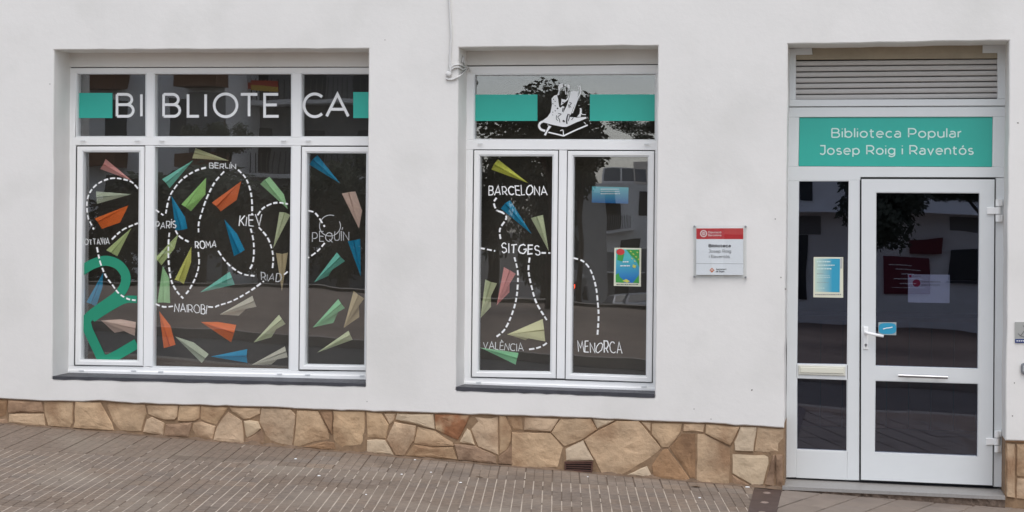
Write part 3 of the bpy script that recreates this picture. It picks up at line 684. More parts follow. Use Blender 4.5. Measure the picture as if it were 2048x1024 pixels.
# carry the courses on beyond both ends of the photograph
for k in range(9):
    u = -12 - k * 52
    a = [(u - 49, 795 - (12 + k * 52 + 49) * .035), (u, 796 - (12 + k * 52) * .035), (u + random.uniform(-6, 6), 846 - (12 + k * 52) * .0836), (u - 49 + random.uniform(-3, 3), 845 - (12 + k * 52 + 49) * .0836)]
    stones.append((' '.join('%.1f,%.1f' % p for p in a), random.choice('NND')))
for k in range(7):
    u = 2114 + k * 60
    stones.append((' '.join('%.1f,%.1f' % p for p in [(u, 885 + k * 2.4), (u + 56, 887 + k * 2.4), (u + 56, 1008 + k * 5), (u, 1004 + k * 5)]), random.choice('NNP')))
SM = {'N': STONE, 'D': STONED, 'P': STONEP, 'R': STONER}
def stone(s_, kind):
    raw = [P(u, v, 0) for u, v in pts(s_)]
    # densify and wobble the outline so edges are not ruled lines
    out = []
    for i in range(len(raw)):
        a, b = raw[i], raw[(i + 1) % len(raw)]; n = max(1, int((b - a).length / .05))
        for k in range(n):
            p = a.lerp(b, k / n)
            out.append(p + Vector((random.gauss(0, .0016), 0, random.gauss(0, .0016))))
    n = len(out); c = sum(out, Vector((0, 0, 0))) / n
    ty, tx, tz = random.uniform(-.006, .006), random.uniform(-.05, .05), random.uniform(-.06, .06)
    def fy(p, e): return -.004 + e + ty + (p.x - c.x) * tx + (p.z - c.z) * tz + noise.noise(p * 9) * .006
    r1 = inset(out, .004); vs = [Vector((p.x, .03, p.z)) for p in out] + [Vector((p.x, fy(p, .008), p.z)) for p in out] + [Vector((p.x, fy(p, .001), p.z)) for p in r1]
    fs = []
    for k in (0, n):
        for i in range(n):
            j = (i + 1) % n; fs.append((k + i, k + j, k + n + j, k + n + i))
    prev = 2 * n
    for f_ in (.72, .40):
        b0 = len(vs)
        for p in r1:
            q = c.lerp(p, f_); q = Vector((q.x, 0, q.z)); vs.append(Vector((q.x, fy(q, -.003) + noise.noise(q * 16) * .006, q.z)))
        for i in range(n):
            j = (i + 1) % n; fs.append((prev + i, prev + j, b0 + j, b0 + i))
        prev = b0
    vs.append(Vector((c.x, fy(c, -.004), c.z)))
    for i in range(n): fs.append((prev + i, prev + (i + 1) % n, len(vs) - 1))
    o = mesh('stone', vs, fs, SM[kind], pl_)
    bm = bmesh.new(); bm.from_mesh(o.data); bmesh.ops.recalc_face_normals(bm, faces=bm.faces); bm.to_mesh(o.data); bm.free()
    for p in o.data.polygons: p.use_smooth = False
for s_, k in stones: stone(s_, k)
def mortar():
    m = MB()
    top = [Vector((p.x, .0045, p.z + .03)) for p in [outer[0]] + pw]
    a = P(1569.5, 900, .008)
    f = top[:-1] + [Vector((a.x, .0045, top[-1].z)), Vector((a.x, .0045, gz(a.x) - .3)), Vector((XL, .0045, gz(XL) - .3))]
    m.prism(f, [Vector((p.x, .42, p.z)) for p in f]); m.build('mortar', MORTAR, pl_)
    m = MB(); b = P(2010.5, 900, .008)
    f = [Vector((b.x, .008, dBR.z + .02)), Vector((XR, .008, dBR.z + slr * (XR - dBR.x) + .02)), Vector((XR, .008, gz(XR) - .3)), Vector((b.x, .008, gz(b.x) - .3))]
    m.prism(f, [Vector((p.x, .42, p.z)) for p in f]); m.build('mortar', MORTAR, pl_)
mortar()
# vent grille
vg = empty('vent_grille', P(1157, 933, 0), parent=bld)
vq = pts('5:745,706 1132,700 1118,862 745,836')
m = MB(); m.slab(vq, -.004, .03, .002); m.build('backing', mat('dark_void', (.008, .006, .006), .9), vg)
m = MB(); m.ring([(vq[0][0], vq[0][1]), vq[1], vq[2], vq[3]], [(vq[0][0] + 2.5, vq[0][1] + 2.5), (vq[1][0] - 2.5, vq[1][1] + 2.5), (vq[2][0] - 2.5, vq[2][1] - 2.5), (vq[3][0] + 2.5, vq[3][1] - 2.2)], -.016, 0, .001); m.build('rim', RUST, vg)
for k in range(4):
    t = .2 + k * .2; a = (vq[0][0] + 2, vq[0][1] + (vq[3][1] - vq[0][1]) * t); b = (vq[1][0] - 2.5, vq[1][1] + (vq[2][1] - vq[1][1]) * t)
    m = MB(); m.slab([(a[0], a[1] - .9), (b[0], b[1] - .9), (b[0], b[1] + .9), (a[0], a[1] + .9)], -.013, -.005); m.build('slat', RUST, vg)

# ================================================================== THE DOOR
dr = tag(empty('entrance_door', (0, 0, 0), parent=bld), 'white glazed aluminium entrance with roller shutter slats above')
def dm(name, s_, d=DD, back=.07, bev=.003, m_=None): return member(dr, name, pts(s_), d, back, bev, m_ or DALU)
# roller shutter zone
dm('shutter_recess', 'g:60,60 1530,40 1530,200 60,200', DD + .06, .02, 0, SEAL)
dm('shutter_beam', 'g:235,107 1330,93 1424,150 1424,181 134,190 134,158 240,156', DD + .005, .05, .004, CREAM)
dm('shutter_frame', 'g:88,118 235,112 240,156 134,159 133,446 92,446', DD - .012, .07)
dm('shutter_frame', 'g:1330,96 1482,92 1480,440 1424,441 1424,146 1328,147', DD - .012, .07)
dm('shutter_frame', 'g:92,446 1480,441 1480,484.5 92,489.5', DD - .012, .07)
m = MB()
for k in range(8):
    y0 = 186 + k * 36.2; q = pts(f'g:128,{y0+12} 1430,{y0+0} 1430,{min(y0+31.5,448)} 128,{min(y0+43.5,452)}')
    f = [P(u, v, DD + .012) for u, v in q]
    zt, zb = (f[0].z, f[1].z), (f[3].z, f[2].z)
    mm = MB(); b = 0
    prof = [(0, 0.016), (.12, .004), (.5, 0), (.88, .003), (1, .014)]
    for x_, zt_, zb_ in ((f[0].x, f[0].z, f[3].z), (f[1].x, f[1].z, f[2].z)):
        for t, dy in prof: mm.v.append(Vector((x_, DD + .012 + dy, zt_ + (zb_ - zt_) * t)))
        for t, dy in reversed(prof): mm.v.append(Vector((x_, DD + .012 + dy + .008, zt_ + (zb_ - zt_) * t)))
    n = 10
    for i in range(n): j = (i + 1) % n; mm.f.append((i, j, n + j, n + i))
    mm.f += [tuple(range(n)), tuple(range(2 * n - 1, n - 1, -1))]
    mm.build('slat', SLATM, dr)
dm('shutter_void', 'g:120,180 1440,170 1440,450 120,455', DD + .04, .01, 0, SEAL)
# frame around sign and lights
dm('frame_head', 'g:85,494 1478,488.5 1478,555.5 85,558')
dm('frame_jamb', 'g:85,558 155,558 150,873 82,873'); dm('frame_jamb', 'g:1394,555.5 1478,555.5 1474,878 1390,877')
dm('transom', 'g:82,873 1474,878 1470,944 548,942 547,962 470,962 470,964 80,964')
dm('frame_jamb', 'g:80,964 150,964 i:122,190 120,830 62,830'); 
dm('frame_post', 'g:472,962 544,962 i:474,847 405,845')
dm('frame_jamb', 'h:1256,46 1312,45 i:1290,885 1229,882')
dm('side_rail', 'i:123,190 406,195 406,281 123,271')
dm('side_bottom_rail', 'i:120,673 405,684 405,845 120,832')
m = MB(); m.slab(pts('g:157,560 1392,557 1388,875 152,870'), DD + .012, DD + .03); m.build('sign_panel', TEAL2, dr)
letters('Biblioteca Popular', 1550 + 360 / 3.2, 1550 + 1198 / 3.2, 60 + 627 / 3.2, 60 + 691 / 3.2, 2.7, DD + .010, SIGNTXT, dr)
letters('Josep Roig i Raventós', 1550 + 282 / 3.2, 1550 + 1272 / 3.2, 60 + 736 / 3.2, 60 + 800 / 3.2, 2.7, DD + .010, SIGNTXT, dr)
SL1 = pts('h:137,64 419,64 i:404,195 124,190'); SL2 = pts('i:125,272 403,282 402,683 124,672')
for q in (SL1, SL2):
    bead(dr, q, DD + .001, DDG + .02, 1.5, DALU); pane(dr, q, DDG, DGLASS)
# letter box
lb = empty('letter_box', P(1643, 741, DD), parent=dr)
m = MB(); m.slab(pts('i:132,198 396,206 396,259 132,250'), DD - .012, DD + .01, .003); m.build('letter_box_plate', mat('ivory', srgb((214, 212, 200)), .5), lb)
m = MB(); m.slab(pts('i:142,208 386,214 386,246 142,240'), DD - .018, DD - .01, .003); m.build('letter_box_flap', mat('ivory2', srgb((224, 222, 206)), .45), lb)
# leaf
LO = pts('h:488,47 1252,49 i:1226,879 479,847'); GA = pts('h:577,130 1163,133 i:1141,219 566,203'); GB = pts('i:566,287 1142,304 1139,713 562,690')
def leafpiece(q, name='door_leaf'):
    m = MB(); m.slab(q, DD - .014, DD + .05, .003); return m
def lerp2(a, b, t): return (a[0] + (b[0] - a[0]) * t, a[1] + (b[1] - a[1]) * t)
bw = 1.6
def lx(pa, pb, y): return pa[0] + (pb[0] - pa[0]) * (y - pa[1]) / (pb[1] - pa[1])
LO = [(LO[0][0] + 1.6, LO[0][1] + 1.6), (LO[1][0] - 1, LO[1][1] + 1.6), (LO[2][0] - 1, LO[2][1] - 1.6), (LO[3][0] + 1.6, LO[3][1] - 1.6)]
gl_ = [(GA[0][0] - bw, GA[0][1] - bw), (GA[1][0] + bw, GA[1][1] - bw), (GA[2][0] + bw, GA[2][1] + bw), (GA[3][0] - bw, GA[3][1] + bw)]
gb_ = [(GB[0][0] - bw, GB[0][1] - bw), (GB[1][0] + bw, GB[1][1] - bw), (GB[2][0] + bw, GB[2][1] + bw), (GB[3][0] - bw, GB[3][1] + bw)]
m = MB()
m.slab([LO[0], LO[1], (lx(LO[1], LO[2], gl_[1][1]), gl_[1][1]), gl_[1], gl_[0], (lx(LO[0], LO[3], gl_[0][1]), gl_[0][1])], DD - .014, DD + .05)
m.slab([(lx(LO[0], LO[3], gl_[0][1]), gl_[0][1]), gl_[0], gl_[3], gb_[0], gb_[3], (lx(LO[0], LO[3], gb_[3][1]), gb_[3][1])], DD - .014, DD + .05)
m.slab([gl_[1], (lx(LO[1], LO[2], gl_[1][1]), gl_[1][1]), (lx(LO[1], LO[2], gb_[2][1]), gb_[2][1]), gb_[2], gb_[1], gl_[2]], DD - .014, DD + .05)
m.slab([gl_[3], gl_[2], gb_[1], gb_[0]], DD - .014, DD + .05)
m.slab([(lx(LO[0], LO[3], gb_[3][1]), gb_[3][1]), gb_[3], gb_[2], (lx(LO[1], LO[2], gb_[2][1]), gb_[2][1]), LO[2], LO[3]], DD - .014, DD + .05)
m.build('door_leaf', DALU, dr)
for q in (GA, GB):
    bead(dr, q, DD - .012, DDG + .02, bw, DALU); pane(dr, q, DDG, DGLASS)
m = MB(); m.ring([(LO[0][0] - 1.9, LO[0][1] - 1.9), (LO[1][0] + 1.3, LO[1][1] - 1.9), (LO[2][0] + 1.3, LO[2][1] + 2), (LO[3][0] - 1.9, LO[3][1] + 2)], LO, DD - .002, DD + .02, .0004); m.build('door_seal', SEAL, dr)
# handle
hd = P(1731.7, 665, DD - .014)
m = MB(); m.wslab([hd + Vector((a, 0, b)) for a, b in ((-.016, .04), (.016, .04), (.016, -.115), (-.016, -.115))], hd.y - .008, hd.y, .003); m.build('handle_plate', ALU, dr)
m = MB(); y = hd.y - .05
m.tube([hd + Vector((0, 0, 0)), Vector((hd.x, y, hd.z)), Vector((hd.x + .02, y - .004, hd.z - .002)), Vector((hd.x + .07, y, hd.z - .012)), Vector((hd.x + .118, y + .004, hd.z - .02))], [.011, .011, .011, .0105, .009], 10)
m.build('door_handle', ALU, dr, True)
kh = P(1731.7, 689.5, DD - .014)
m = MB(); m.tube([kh + Vector((0, -.0085, 0)), kh + Vector((0, -.012, 0))], .009, 12); m.build('lock_cylinder', STEEL, dr)
m = MB(); m.box(kh.x - .002, kh.x + .002, kh.y - .0135, kh.y - .011, kh.z - .014, kh.z + .004); m.build('keyhole', SEAL, dr)
# pull bar
a, b = P(1796.6, 751, DD - .06), P(1895.5, 754.8, DD - .06)
m = MB(); m.tube([a, b], .011, 12); m.build('pull_bar', STEEL, dr, False)
for t in (.2, .8):
    p = a.lerp(b, t); m = MB(); m.tube([p, Vector((p.x, DD - .014, p.z))], .006, 8); m.build('pull_bar_post', STEEL, dr)
# hinges
for (u, v0, v1) in ((1996, 398, 444), (1994, 861, 905)):
    h_ = empty('hinge', P(u, (v0 + v1) / 2, DD), parent=dr)
    n = 3
    for k in range(n):
        va, vb = v0 + (v1 - v0) * k / n + .8, v0 + (v1 - v0) * (k + 1) / n - .8
        p, q = P(u, va, DD - .028), P(u, vb, DD - .028)
        m = MB(); m.tube([p, Vector((p.x, p.y, q.z))], .017, 12); m.build('hinge_knuckle', ALU, h_, False)
    m = MB(); m.slab(quad(u - 22, v0 + (v1 - v0) * .36, u - 2, v0 + (v1 - v0) * .66), DD - .030, DD - .014, .003); m.build('hinge_leaf', ALU, h_)
    m = MB(); m.slab(quad(u - 2, v0 + 1, u + 9, v0 + (v1 - v0) * .3), DD - .024, DD, .003); m.build('hinge_leaf', ALU, h_); m = MB(); m.slab(quad(u - 2, v1 - (v1 - v0) * .3, u + 9, v1 - 1), DD - .024, DD, .003); m.build('hinge_leaf', ALU, h_)
# threshold
def threshold():
    a0, b0 = P(1568.5, 955.5, DD + .06), P(2013, 976.5, DD + .06)
    a1, b1 = P(1567.5, 972.9, -.045), P(2011.5, 993.2, -.045)
    a1.x = a0.x = min(a0.x, a1.x) + .002; b1.x = b0.x = P(2011, 900, 0).x - .002
    up = Vector((0, 0, .022))
    v = [a1, b1, Vector((b0.x, b0.y, b0.z)), Vector((a0.x, a0.y, a0.z))]
    m = MB(); m.v = v + [p - up for p in v]; m.f = [(0, 1, 2, 3), (7, 6, 5, 4), (0, 4, 5, 1), (1, 5, 6, 2), (2, 6, 7, 3), (3, 7, 4, 0)]
    m.build('threshold_slab', GRANITE, dr)
    n = 60; vs = []; fs = []
    for k in range(n + 1):
        p = a1.lerp(b1, k / n) - up; j = random.uniform(-.008, .012)
        vs += [Vector((p.x, p.y + .006, p.z)), Vector((p.x, p.y + .012 + j, p.z - .02)), Vector((p.x, p.y + .01 + random.uniform(-.006, .012), p.z - .10)), Vector((p.x, .3, p.z))]
    for k in range(n):
        for q in range(3): fs.append((4 * k + q, 4 * k + q + 1, 4 * k + 5 + q, 4 * k + 4 + q))
    mesh('threshold_bed', vs, fs, CONC, dr)
threshold()
# ---- dark interior behind the glass
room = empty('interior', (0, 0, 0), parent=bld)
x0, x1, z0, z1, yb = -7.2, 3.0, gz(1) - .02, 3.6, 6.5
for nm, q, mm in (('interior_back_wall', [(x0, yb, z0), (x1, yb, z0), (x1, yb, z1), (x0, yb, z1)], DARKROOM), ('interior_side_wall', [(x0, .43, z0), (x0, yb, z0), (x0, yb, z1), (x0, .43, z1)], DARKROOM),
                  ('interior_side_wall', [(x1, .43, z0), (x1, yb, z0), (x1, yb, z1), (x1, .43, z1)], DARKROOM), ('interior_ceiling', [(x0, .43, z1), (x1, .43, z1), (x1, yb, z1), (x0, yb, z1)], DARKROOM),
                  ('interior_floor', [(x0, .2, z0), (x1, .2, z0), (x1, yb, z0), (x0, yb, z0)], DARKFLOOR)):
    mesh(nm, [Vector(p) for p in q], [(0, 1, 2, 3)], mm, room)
ct = empty('reception_counter', (0, 4.6, z0), 'dark reddish wooden counter of upright boards seen through the lower door panes', 'counter')
WOOD = mat('red_brown_wood', srgb((112, 58, 46)), .5, objvar=.15, var=.15)
for k in range(20):
    m = MB(); m.box(-1.5 + k * .2 + .004, -1.5 + (k + 1) * .2 - .004, 4.6, 4.63, z0, z0 + .98); m.build('board', WOOD, ct)
m = MB(); m.box(-1.55, 2.55, 4.55, 5.3, z0 + .985, z0 + 1.03); m.build('counter_top', WOOD, ct)

# ================================================================== PAPER PLANES
PC = {'pink': (222, 152, 146), 'grey': (176, 182, 160), 'orange': (226, 106, 44), 'lime': (186, 200, 140), 'blue': (24, 138, 178), 'beige': (208, 178, 164), 'cream': (214, 212, 168), 'teal': (120, 194, 176),
      'green': (158, 204, 122), 'yellow': (208, 206, 112), 'pgreen': (160, 202, 152), 'mint': (142, 206, 158), 'tan': (196, 178, 142), 'stone': (196, 190, 174), 'pale': (200, 206, 168), 'redor': (226, 112, 66), 'salmon': (226, 146, 142), 'lemon': (214, 214, 92)}
def pmat(k): return mat('paper_' + k, tuple(min(.92, c * 1.3) for c in srgb(PC[k])), .75, var=.05, vscale=12, bump=.25, bscale=30)
def plane(s_, colk, label, bulge=None, keel=None):
    """nose, wing tip, tail, wing tip; optional point on the edge of the lower wing and a keel point"""
    N, A, T_, B = pts(s_)
    dw, dr_, dk = DG + .024, DG + .012, DG + .045
    if random.random() < .5: A, B = B, A
    # central fold: two ridges close together with a gully between
    def off(p, q, k): 
        dx, dy = q[0] - p[0], q[1] - p[1]; l = math.hypot(dx, dy); return (-dy / l * k, dx / l * k)
    o = off(N, T_, max(.9, .028 * math.dist(A, B)))
    sideA = 1 if (A[0] - T_[0]) * o[0] + (A[1] - T_[1]) * o[1] > 0 else -1
    TA = (T_[0] + o[0] * sideA, T_[1] + o[1] * sideA); TB = (T_[0] - o[0] * sideA, T_[1] - o[1] * sideA)
    mA = lerp2(N, A, .55); mB = lerp2(N, B, .55)
    if bulge:
        q = pts(bulge)[0]
        if math.dist(q, mA) < math.dist(q, mB): mA = q
        else: mB = q
    tl = random.uniform(-.006, .010)
    wa, wb = random.uniform(.004, .022), random.uniform(.004, .022)
    vs = [P(*N, dw), P(*mA, dw + wa * .5), P(*A, dw + wa), P(*TA, dr_ + .001), P(*T_, dk), P(*TB, dr_ + tl + .004), P(*B, dw + wb), P(*mB, dw + wb * .5)]
    vs.append(P(*lerp2(N, TA, .5), dr_ + .004)); vs.append(P(*lerp2(N, TB, .5), dr_ + .006)); vs.append(P(*lerp2(N, T_, .5), dk - .012))
    fs = [(0, 1, 8), (1, 2, 3, 8), (0, 8, 10), (8, 3, 4, 10), (0, 10, 9), (10, 4, 5, 9), (0, 9, 7), (9, 5, 6, 7)]
    if keel:
        K = pts(keel)[0]; b0 = len(vs); vs += [P(*N, dk + .002), P(*K, dk + .02), P(*lerp2(T_, K, .45), dk + .012), P(*T_, dk + .003)]; fs.append((b0, b0 + 1, b0 + 2, b0 + 3))
    # slight crumple
    vs = [v + Vector((0, random.uniform(-.0015, .0015), 0)) for v in vs]
    o_ = mesh('paper_plane', vs, fs, pmat(colk))
    return tag(o_, label, 'paper plane', 'paper planes hung behind the library windows')
PL = [
 ('a:480,778 335,658 322,688 305,714', 'pink', 'pink paper plane at the top of the left sash, nose pointing down right', 0, 0),
 ('a:478,853 282,838 285,872 288,907', 'grey', 'grey-green paper plane flying right just under the pink one', 0, 0),
 ('a:462,915 275,988 292,1008 315,1045', 'orange', 'orange paper plane in the left sash above the name OTTAWA', 'a:415,1010', 0),
 ('c:478,72 338,195 368,210 400,228', 'lime', 'pale lime paper plane pointing up beside the name OTTAWA', 0, 0),
 ('c:322,318 228,483 255,492 283,507', 'blue', 'blue paper plane inside the curve of the green decal', 'c:318,400', 0),
 ('c:310,583 503,592 500,630 497,670', 'beige', 'pinkish beige paper plane pointing left at the bottom of the left sash', 'c:420,577', 'c:385,652'),
 ('p:457.8,321.4 390.7,295.8 388,306 384.6,316.7', 'cream', 'cream paper plane at the top edge above the name BERLIN', 0, 0),
 ('a:820,665 648,770 670,792 690,820', 'teal', 'teal paper plane left of BERLIN crossed by the dashed line', 0, 0),
 ('a:892,762 755,910 778,925 808,948', 'green', 'leaf green paper plane pointing up below BERLIN', 'a:887,855', 0),
 ('b:228,782 65,900 92,922 115,948', 'redor', 'red-orange paper plane pointing up between BERLIN and KIEV', 'b:203,885', 0),
 ('a:700,862 c:722,85 755,83 788,75', 'blue', 'narrow blue paper plane pointing up over the name PARIS', 'c:775,12', 0),
 ('c:738,105 612,235 625,255 645,278', 'lime', 'olive lime paper plane below PARIS pointing up right', 'c:717,185', 0),
 ('c:652,282 622,485 655,484 692,487', 'pgreen', 'pale green paper plane pointing straight up above NAIROBI on the left', 'c:688,350', 0),
 ('c:810,175 718,358 742,366 768,382', 'yellow', 'yellow-green paper plane under ROMA pointing up', 'c:808,262', 0),
 ('d:0,428 165,313 178,348 193,385', 'teal', 'light teal paper plane under ROMA pointing down left', 0, 0),
 ('d:135,25 188,228 218,212 248,193', 'blue', 'bright blue paper plane between ROMA and KIEV pointing up left', 'd:205,105', 0),
 ('b:485,935 333,797 356,775 385,757', 'pgreen', 'soft green paper plane above the dashed arc right of KIEV', 'b:465,855', 0),
 ('p:546.4,496.9 559,424 570,425 580.5,430', 'pale', 'pale paper plane right of KIEV pointing down', 0, 0),
 ('d:453,420 420,210 455,215 487,208', 'tan', 'tan paper plane pointing down behind the name RIAD', 0, 0),
 ('d:110,550 290,447 300,478 312,508', 'stone', 'grey-beige paper plane right of NAIROBI pointing left', 0, 'd:215,557'),
 ('d:5,592 200,608 188,655 172,705', 'orange', 'orange paper plane below NAIROBI pointing left', 'd:100,592', 0),
 ('c:632,532 657,737 690,728 722,718', 'orange', 'tall orange paper plane in the lower left corner of the middle pane pointing up', 'c:694,612', 0),
 ('c:720,672 868,820 885,795 906,770', 'grey', 'grey-green paper plane low in the middle pane pointing up left', 'c:822,705', 0),
 ('d:60,783 262,742 258,780 262,818', 'blue', 'blue paper plane flying left along the bottom of the middle pane', 0, 0),
 ('d:297,705 437,552 455,578 473,603', 'pale', 'pale lime paper plane low on the right of the middle pane pointing down left', 0, 'd:395,677'),
 ('d:287,828 470,727 477,756 485,787', 'stone', 'grey paper plane in the bottom right corner of the middle pane', 0, 'd:395,827'),
 ('b:775,793 605,690 622,662 650,637', 'blue', 'blue paper plane at the top of the right sash of the wide window', 0, 0),
 ('d:880,75 b:785,850 822,842 860,838', 'beige', 'beige pink paper plane pointing down in the right sash of the wide window', 'b:897,945', 0),
 ('d:890,340 818,145 850,140 887,132', 'blue', 'blue paper plane at the right edge beside the name PEQUIN', 0, 0),
 ('d:630,373 757,207 778,232 802,255', 'teal', 'teal paper plane under PEQUIN pointing down left', 0, 'd:710,337'),
 ('d:625,622 765,465 783,492 802,515', 'mint', 'mint green paper plane pointing down left in the lower right sash', 0, 'd:738,597'),
 ('d:795,625 850,420 878,442 908,462', 'tan', 'tan paper plane pointing down beside the mint green one', 0, 'd:882,565'),
 ('d:648,762 822,640 832,665 845,690', 'pale', 'pale paper plane lowest in the right sash of the wide window', 0, 0),
 ('e:475,825 277,752 290,725 312,697', 'lemon', 'lemon yellow paper plane above the name BARCELONA', 0, 0),
 ('f:428,125 p:1001.7,417 1010,407 1020.3,400.3', 'blue', 'blue paper plane between BARCELONA and SITGES pointing down right', 0, 0),
 ('f:518,215 425,42 455,34 488,26', 'pale', 'pale lime paper plane right of the blue one above SITGES', 'f:503,118', 0),
 ('f:245,500 283,300 315,317 345,335', 'salmon', 'salmon pink paper plane below SITGES pointing down', 0, 'f:312,432'),
 ('f:160,568 185,365 215,378 247,385', 'pale', 'pale grey-green paper plane at the left edge below SITGES', 0, 'f:215,508'),
 ('f:300,653 487,572 494,630 500,690', 'cream', 'cream paper plane pointing left above VALENCIA', 0, 'f:395,683'),
 ('f:158,722 360,750 352,780 345,812', 'mint', 'mint green paper plane just under the name VALENCIA', 0, 0),
]
for s_, ck, lb_, bu, ke in PL: plane(s_, ck, lb_, bu or None, ke or None)

# ================================================================== SIGNS, POSTERS, CABLE
def flat(name, q, d0, d1, mm, par, bev=0): m = MB(); m.slab(q, d0, d1, bev); return m.build(name, mm, par)
sg = empty('library_plaque', P(1440, 503, WF), 'square white and red library plaque held by four steel studs beside the door', 'sign')
ACR = glass('acrylic', .03, (.96, .97, .97), (1, 1, 1))
SWHITE = mat('sign_white', (.90, .90, .92), .35); SRED = mat('sign_red', srgb((200, 34, 40)), .35)
y0 = WF - .022
flat('acrylic_sheet', [(1386.5, 451), (1493, 451), (1493, 557), (1386.5, 556)], y0 - .004, y0 - .001, ACR, sg)
flat('backplate', [(1392.5, 457), (1486.5, 456.5), (1486.5, 550.2), (1392.3, 549.8)], y0, y0 + .006, SWHITE, sg)
flat('red_band', pts('s:238,196 925,193 925,352 240,352'), y0 - .0005, y0 + .003, SRED, sg)
for u, v in pts('s:210,168 957,170 210,903 957,913'):
    p = P(u, v, y0 - .006); m = MB(); m.tube([p, Vector((p.x, WF, p.z))], .0075, 12); m.build('stud', STEEL, sg)
T = Strokes(y0 - .0015); c_ = pts('s:345,272')[0]; T.line([(c_[0] + 6 * math.cos(a * .3), c_[1] + 6 * math.sin(a * .3)) for a in range(21)] + [(c_[0] + 6, c_[1])], 2.4)
T.line([(c_[0] + 2.6 * math.cos(a * .45), c_[1] + 2.6 * math.sin(a * .45)) for a in range(14)] + [(c_[0] + 2.6, c_[1])], 1.4)
T.line([(c_[0], c_[1] - 2), (c_[0], c_[1] + 3)], 1.2); T.build('emblem', mat('sign_pink', (.75, .58, .56), .5), sg)
T = Strokes(y0 - .0015); T.text('Diputació', *[pts('s:412,0')[0][0], pts('s:605,0')[0][0]], pts('s:0,236')[0][1], pts('s:0,268')[0][1], .75, sp=.25)
T.text('Barcelona', pts('s:412,0')[0][0], pts('s:605,0')[0][0], pts('s:0,280')[0][1], pts('s:0,310')[0][1], .75, sp=.25); T.build('lettering', MATS['sign_pink'], sg)
DK = mat('dark_grey_print', (.10, .10, .105), .6); GR = mat('grey_print', (.27, .27, .28), .6)
def stext(txt, a, b, y_, y2, wp, mm):
    T = Strokes(y0 - .0015); p = pts(f's:{a},{y_} {b},{y2}'); T.text(txt, p[0][0], p[1][0], p[0][1], p[1][1], wp, sp=.22); T.build('lettering', mm, sg)
stext('Biblioteca', 416, 745, 425, 472, 1.5, DK); stext('Josep Roig', 416, 748, 505, 553, .9, GR); stext('i Raventós', 424, 728, 583, 630, .9, GR)
stext('Ajuntament', 525, 680, 780, 803, .6, DK); stext('de Sitges', 525, 650, 812, 836, .7, DK)
flat('crest', pts('s:467,772 503,808 467,844 431,808'), y0 - .001, y0 + .002, mat('crest_orange', srgb((206, 112, 60)), .5), sg)
T = Strokes(y0 - .0015); T.line(pts('s:450,815 458,798 467,812 476,798 485,815'), .8); T.build('crest_mark', SWHITE, sg)
flat('divider_line', pts('s:238,706 925,712 925,716 238,710'), y0 - .0006, y0 + .001, GR, sg)

sn = empty('small_wall_sign', P(2050, 664, WF), 'grey pictogram sign with blue lower strip cut by the right edge', 'sign')
flat('sign_plate', quad(2030, 644, 2078, 686), WF - .008, WF, mat('sign_grey', srgb((168, 168, 164)), .4), sn)
flat('blue_strip', quad(2030.3, 678, 2077.7, 685.7), WF - .009, WF - .002, mat('sign_blue', srgb((40, 62, 120)), .4), sn)
T = Strokes(WF - .0095); T.line([(2036, 667), (2041, 672), (2053, 656)], 1.3); T.line([(2041, 672), (2048, 674), (2058, 664)], 1.1); T.line([(2046, 651), (2052, 657)], 1.2); T.build('pictogram', mat('pict_grey', srgb((96, 96, 96)), .6), sn)
T = Strokes(WF - .0105)
for k in range(9): T.line([(2033 + k * 4.4, 681.8), (2036 + k * 4.4, 681.8)], 1.8)
T.build('lettering', VINYL, sn)
bl = empty('wall_doorbell', P(2052, 740, WF), 'small grey rounded intercom fixed to the wall at the right edge', 'doorbell')
def disc(u, v, r, d, n=20): c = P(u, v, d); return [c + Vector((r * math.cos(2 * math.pi * k / n), 0, r * math.sin(2 * math.pi * k / n))) for k in range(n)]
c = P(2051, 737, WF); m = MB(); f = [c + Vector((.03 * math.cos(R(a)) , 0, .018 + .022 * math.sin(R(a)))) for a in range(0, 181, 20)] + [c + Vector((.03 * math.cos(R(a)), 0, -.018 + .022 * math.sin(R(a)))) for a in range(180, 361, 20)]
m.wslab(f, WF - .022, WF, .006); m.build('intercom_body', mat('grey_metal', srgb((128, 130, 134)), .4), bl)
m = MB(); m.wslab([c + (p - c) * .62 for p in f], WF - .026, WF - .02, .002); m.build('intercom_face', mat('pale_metal', srgb((178, 180, 182)), .35), bl)
for (u, v) in ((2036, 766), (2025, 832), (2034, 246)):
    pass
# cable
cb = empty('white_cable', P(900, 0, WF), 'white painted cable hanging down the wall and looped into the corner of the narrower window', 'cable')
def cpts(s_, d0, d1=None):
    q = catmull(pts(s_), 5); n = len(q)
    return [P(u, v, (d0 + ((d1 if d1 is not None else d0) - d0) * i / (n - 1))) for i, (u, v) in enumerate(q)]
m = MB(); m.tube(cpts('k:165,-420 172,-200 180,0 190,200 196,330 188,500 186,560 196,610 180,660', WF - .012), .0085, 8)
m.build('vertical_run', CABLE, cb, True)
m = MB(); m.tube(cpts('k:192,560 180,600 190,650 182,690', WF - .016), .007, 8); m.build('vertical_strand', CABLE, cb, True)
def loop_path(s_, d):
    out = []
    for u, v in catmull(pts(s_), 6):
        k = max(0, min(1, (u - 915) / 22)); out.append(P(u, v, d + (DW - .035 - d) * k * k * (3 - 2 * k)))
    return out
for s_, d_ in (('k:190,640 215,612 250,603 290,606 330,632 345,640', WF - .014), ('k:190,652 230,630 270,627 305,648 340,622', WF - .012), ('k:150,735 200,742 250,722 300,690 335,650 352,625 378,664', WF - .010), ('k:300,580 312,530 318,600 345,650', WF - .004)):
    m = MB(); m.tube(loop_path(s_, d_), .0068, 8); m.build('loop', CABLE, cb, True)
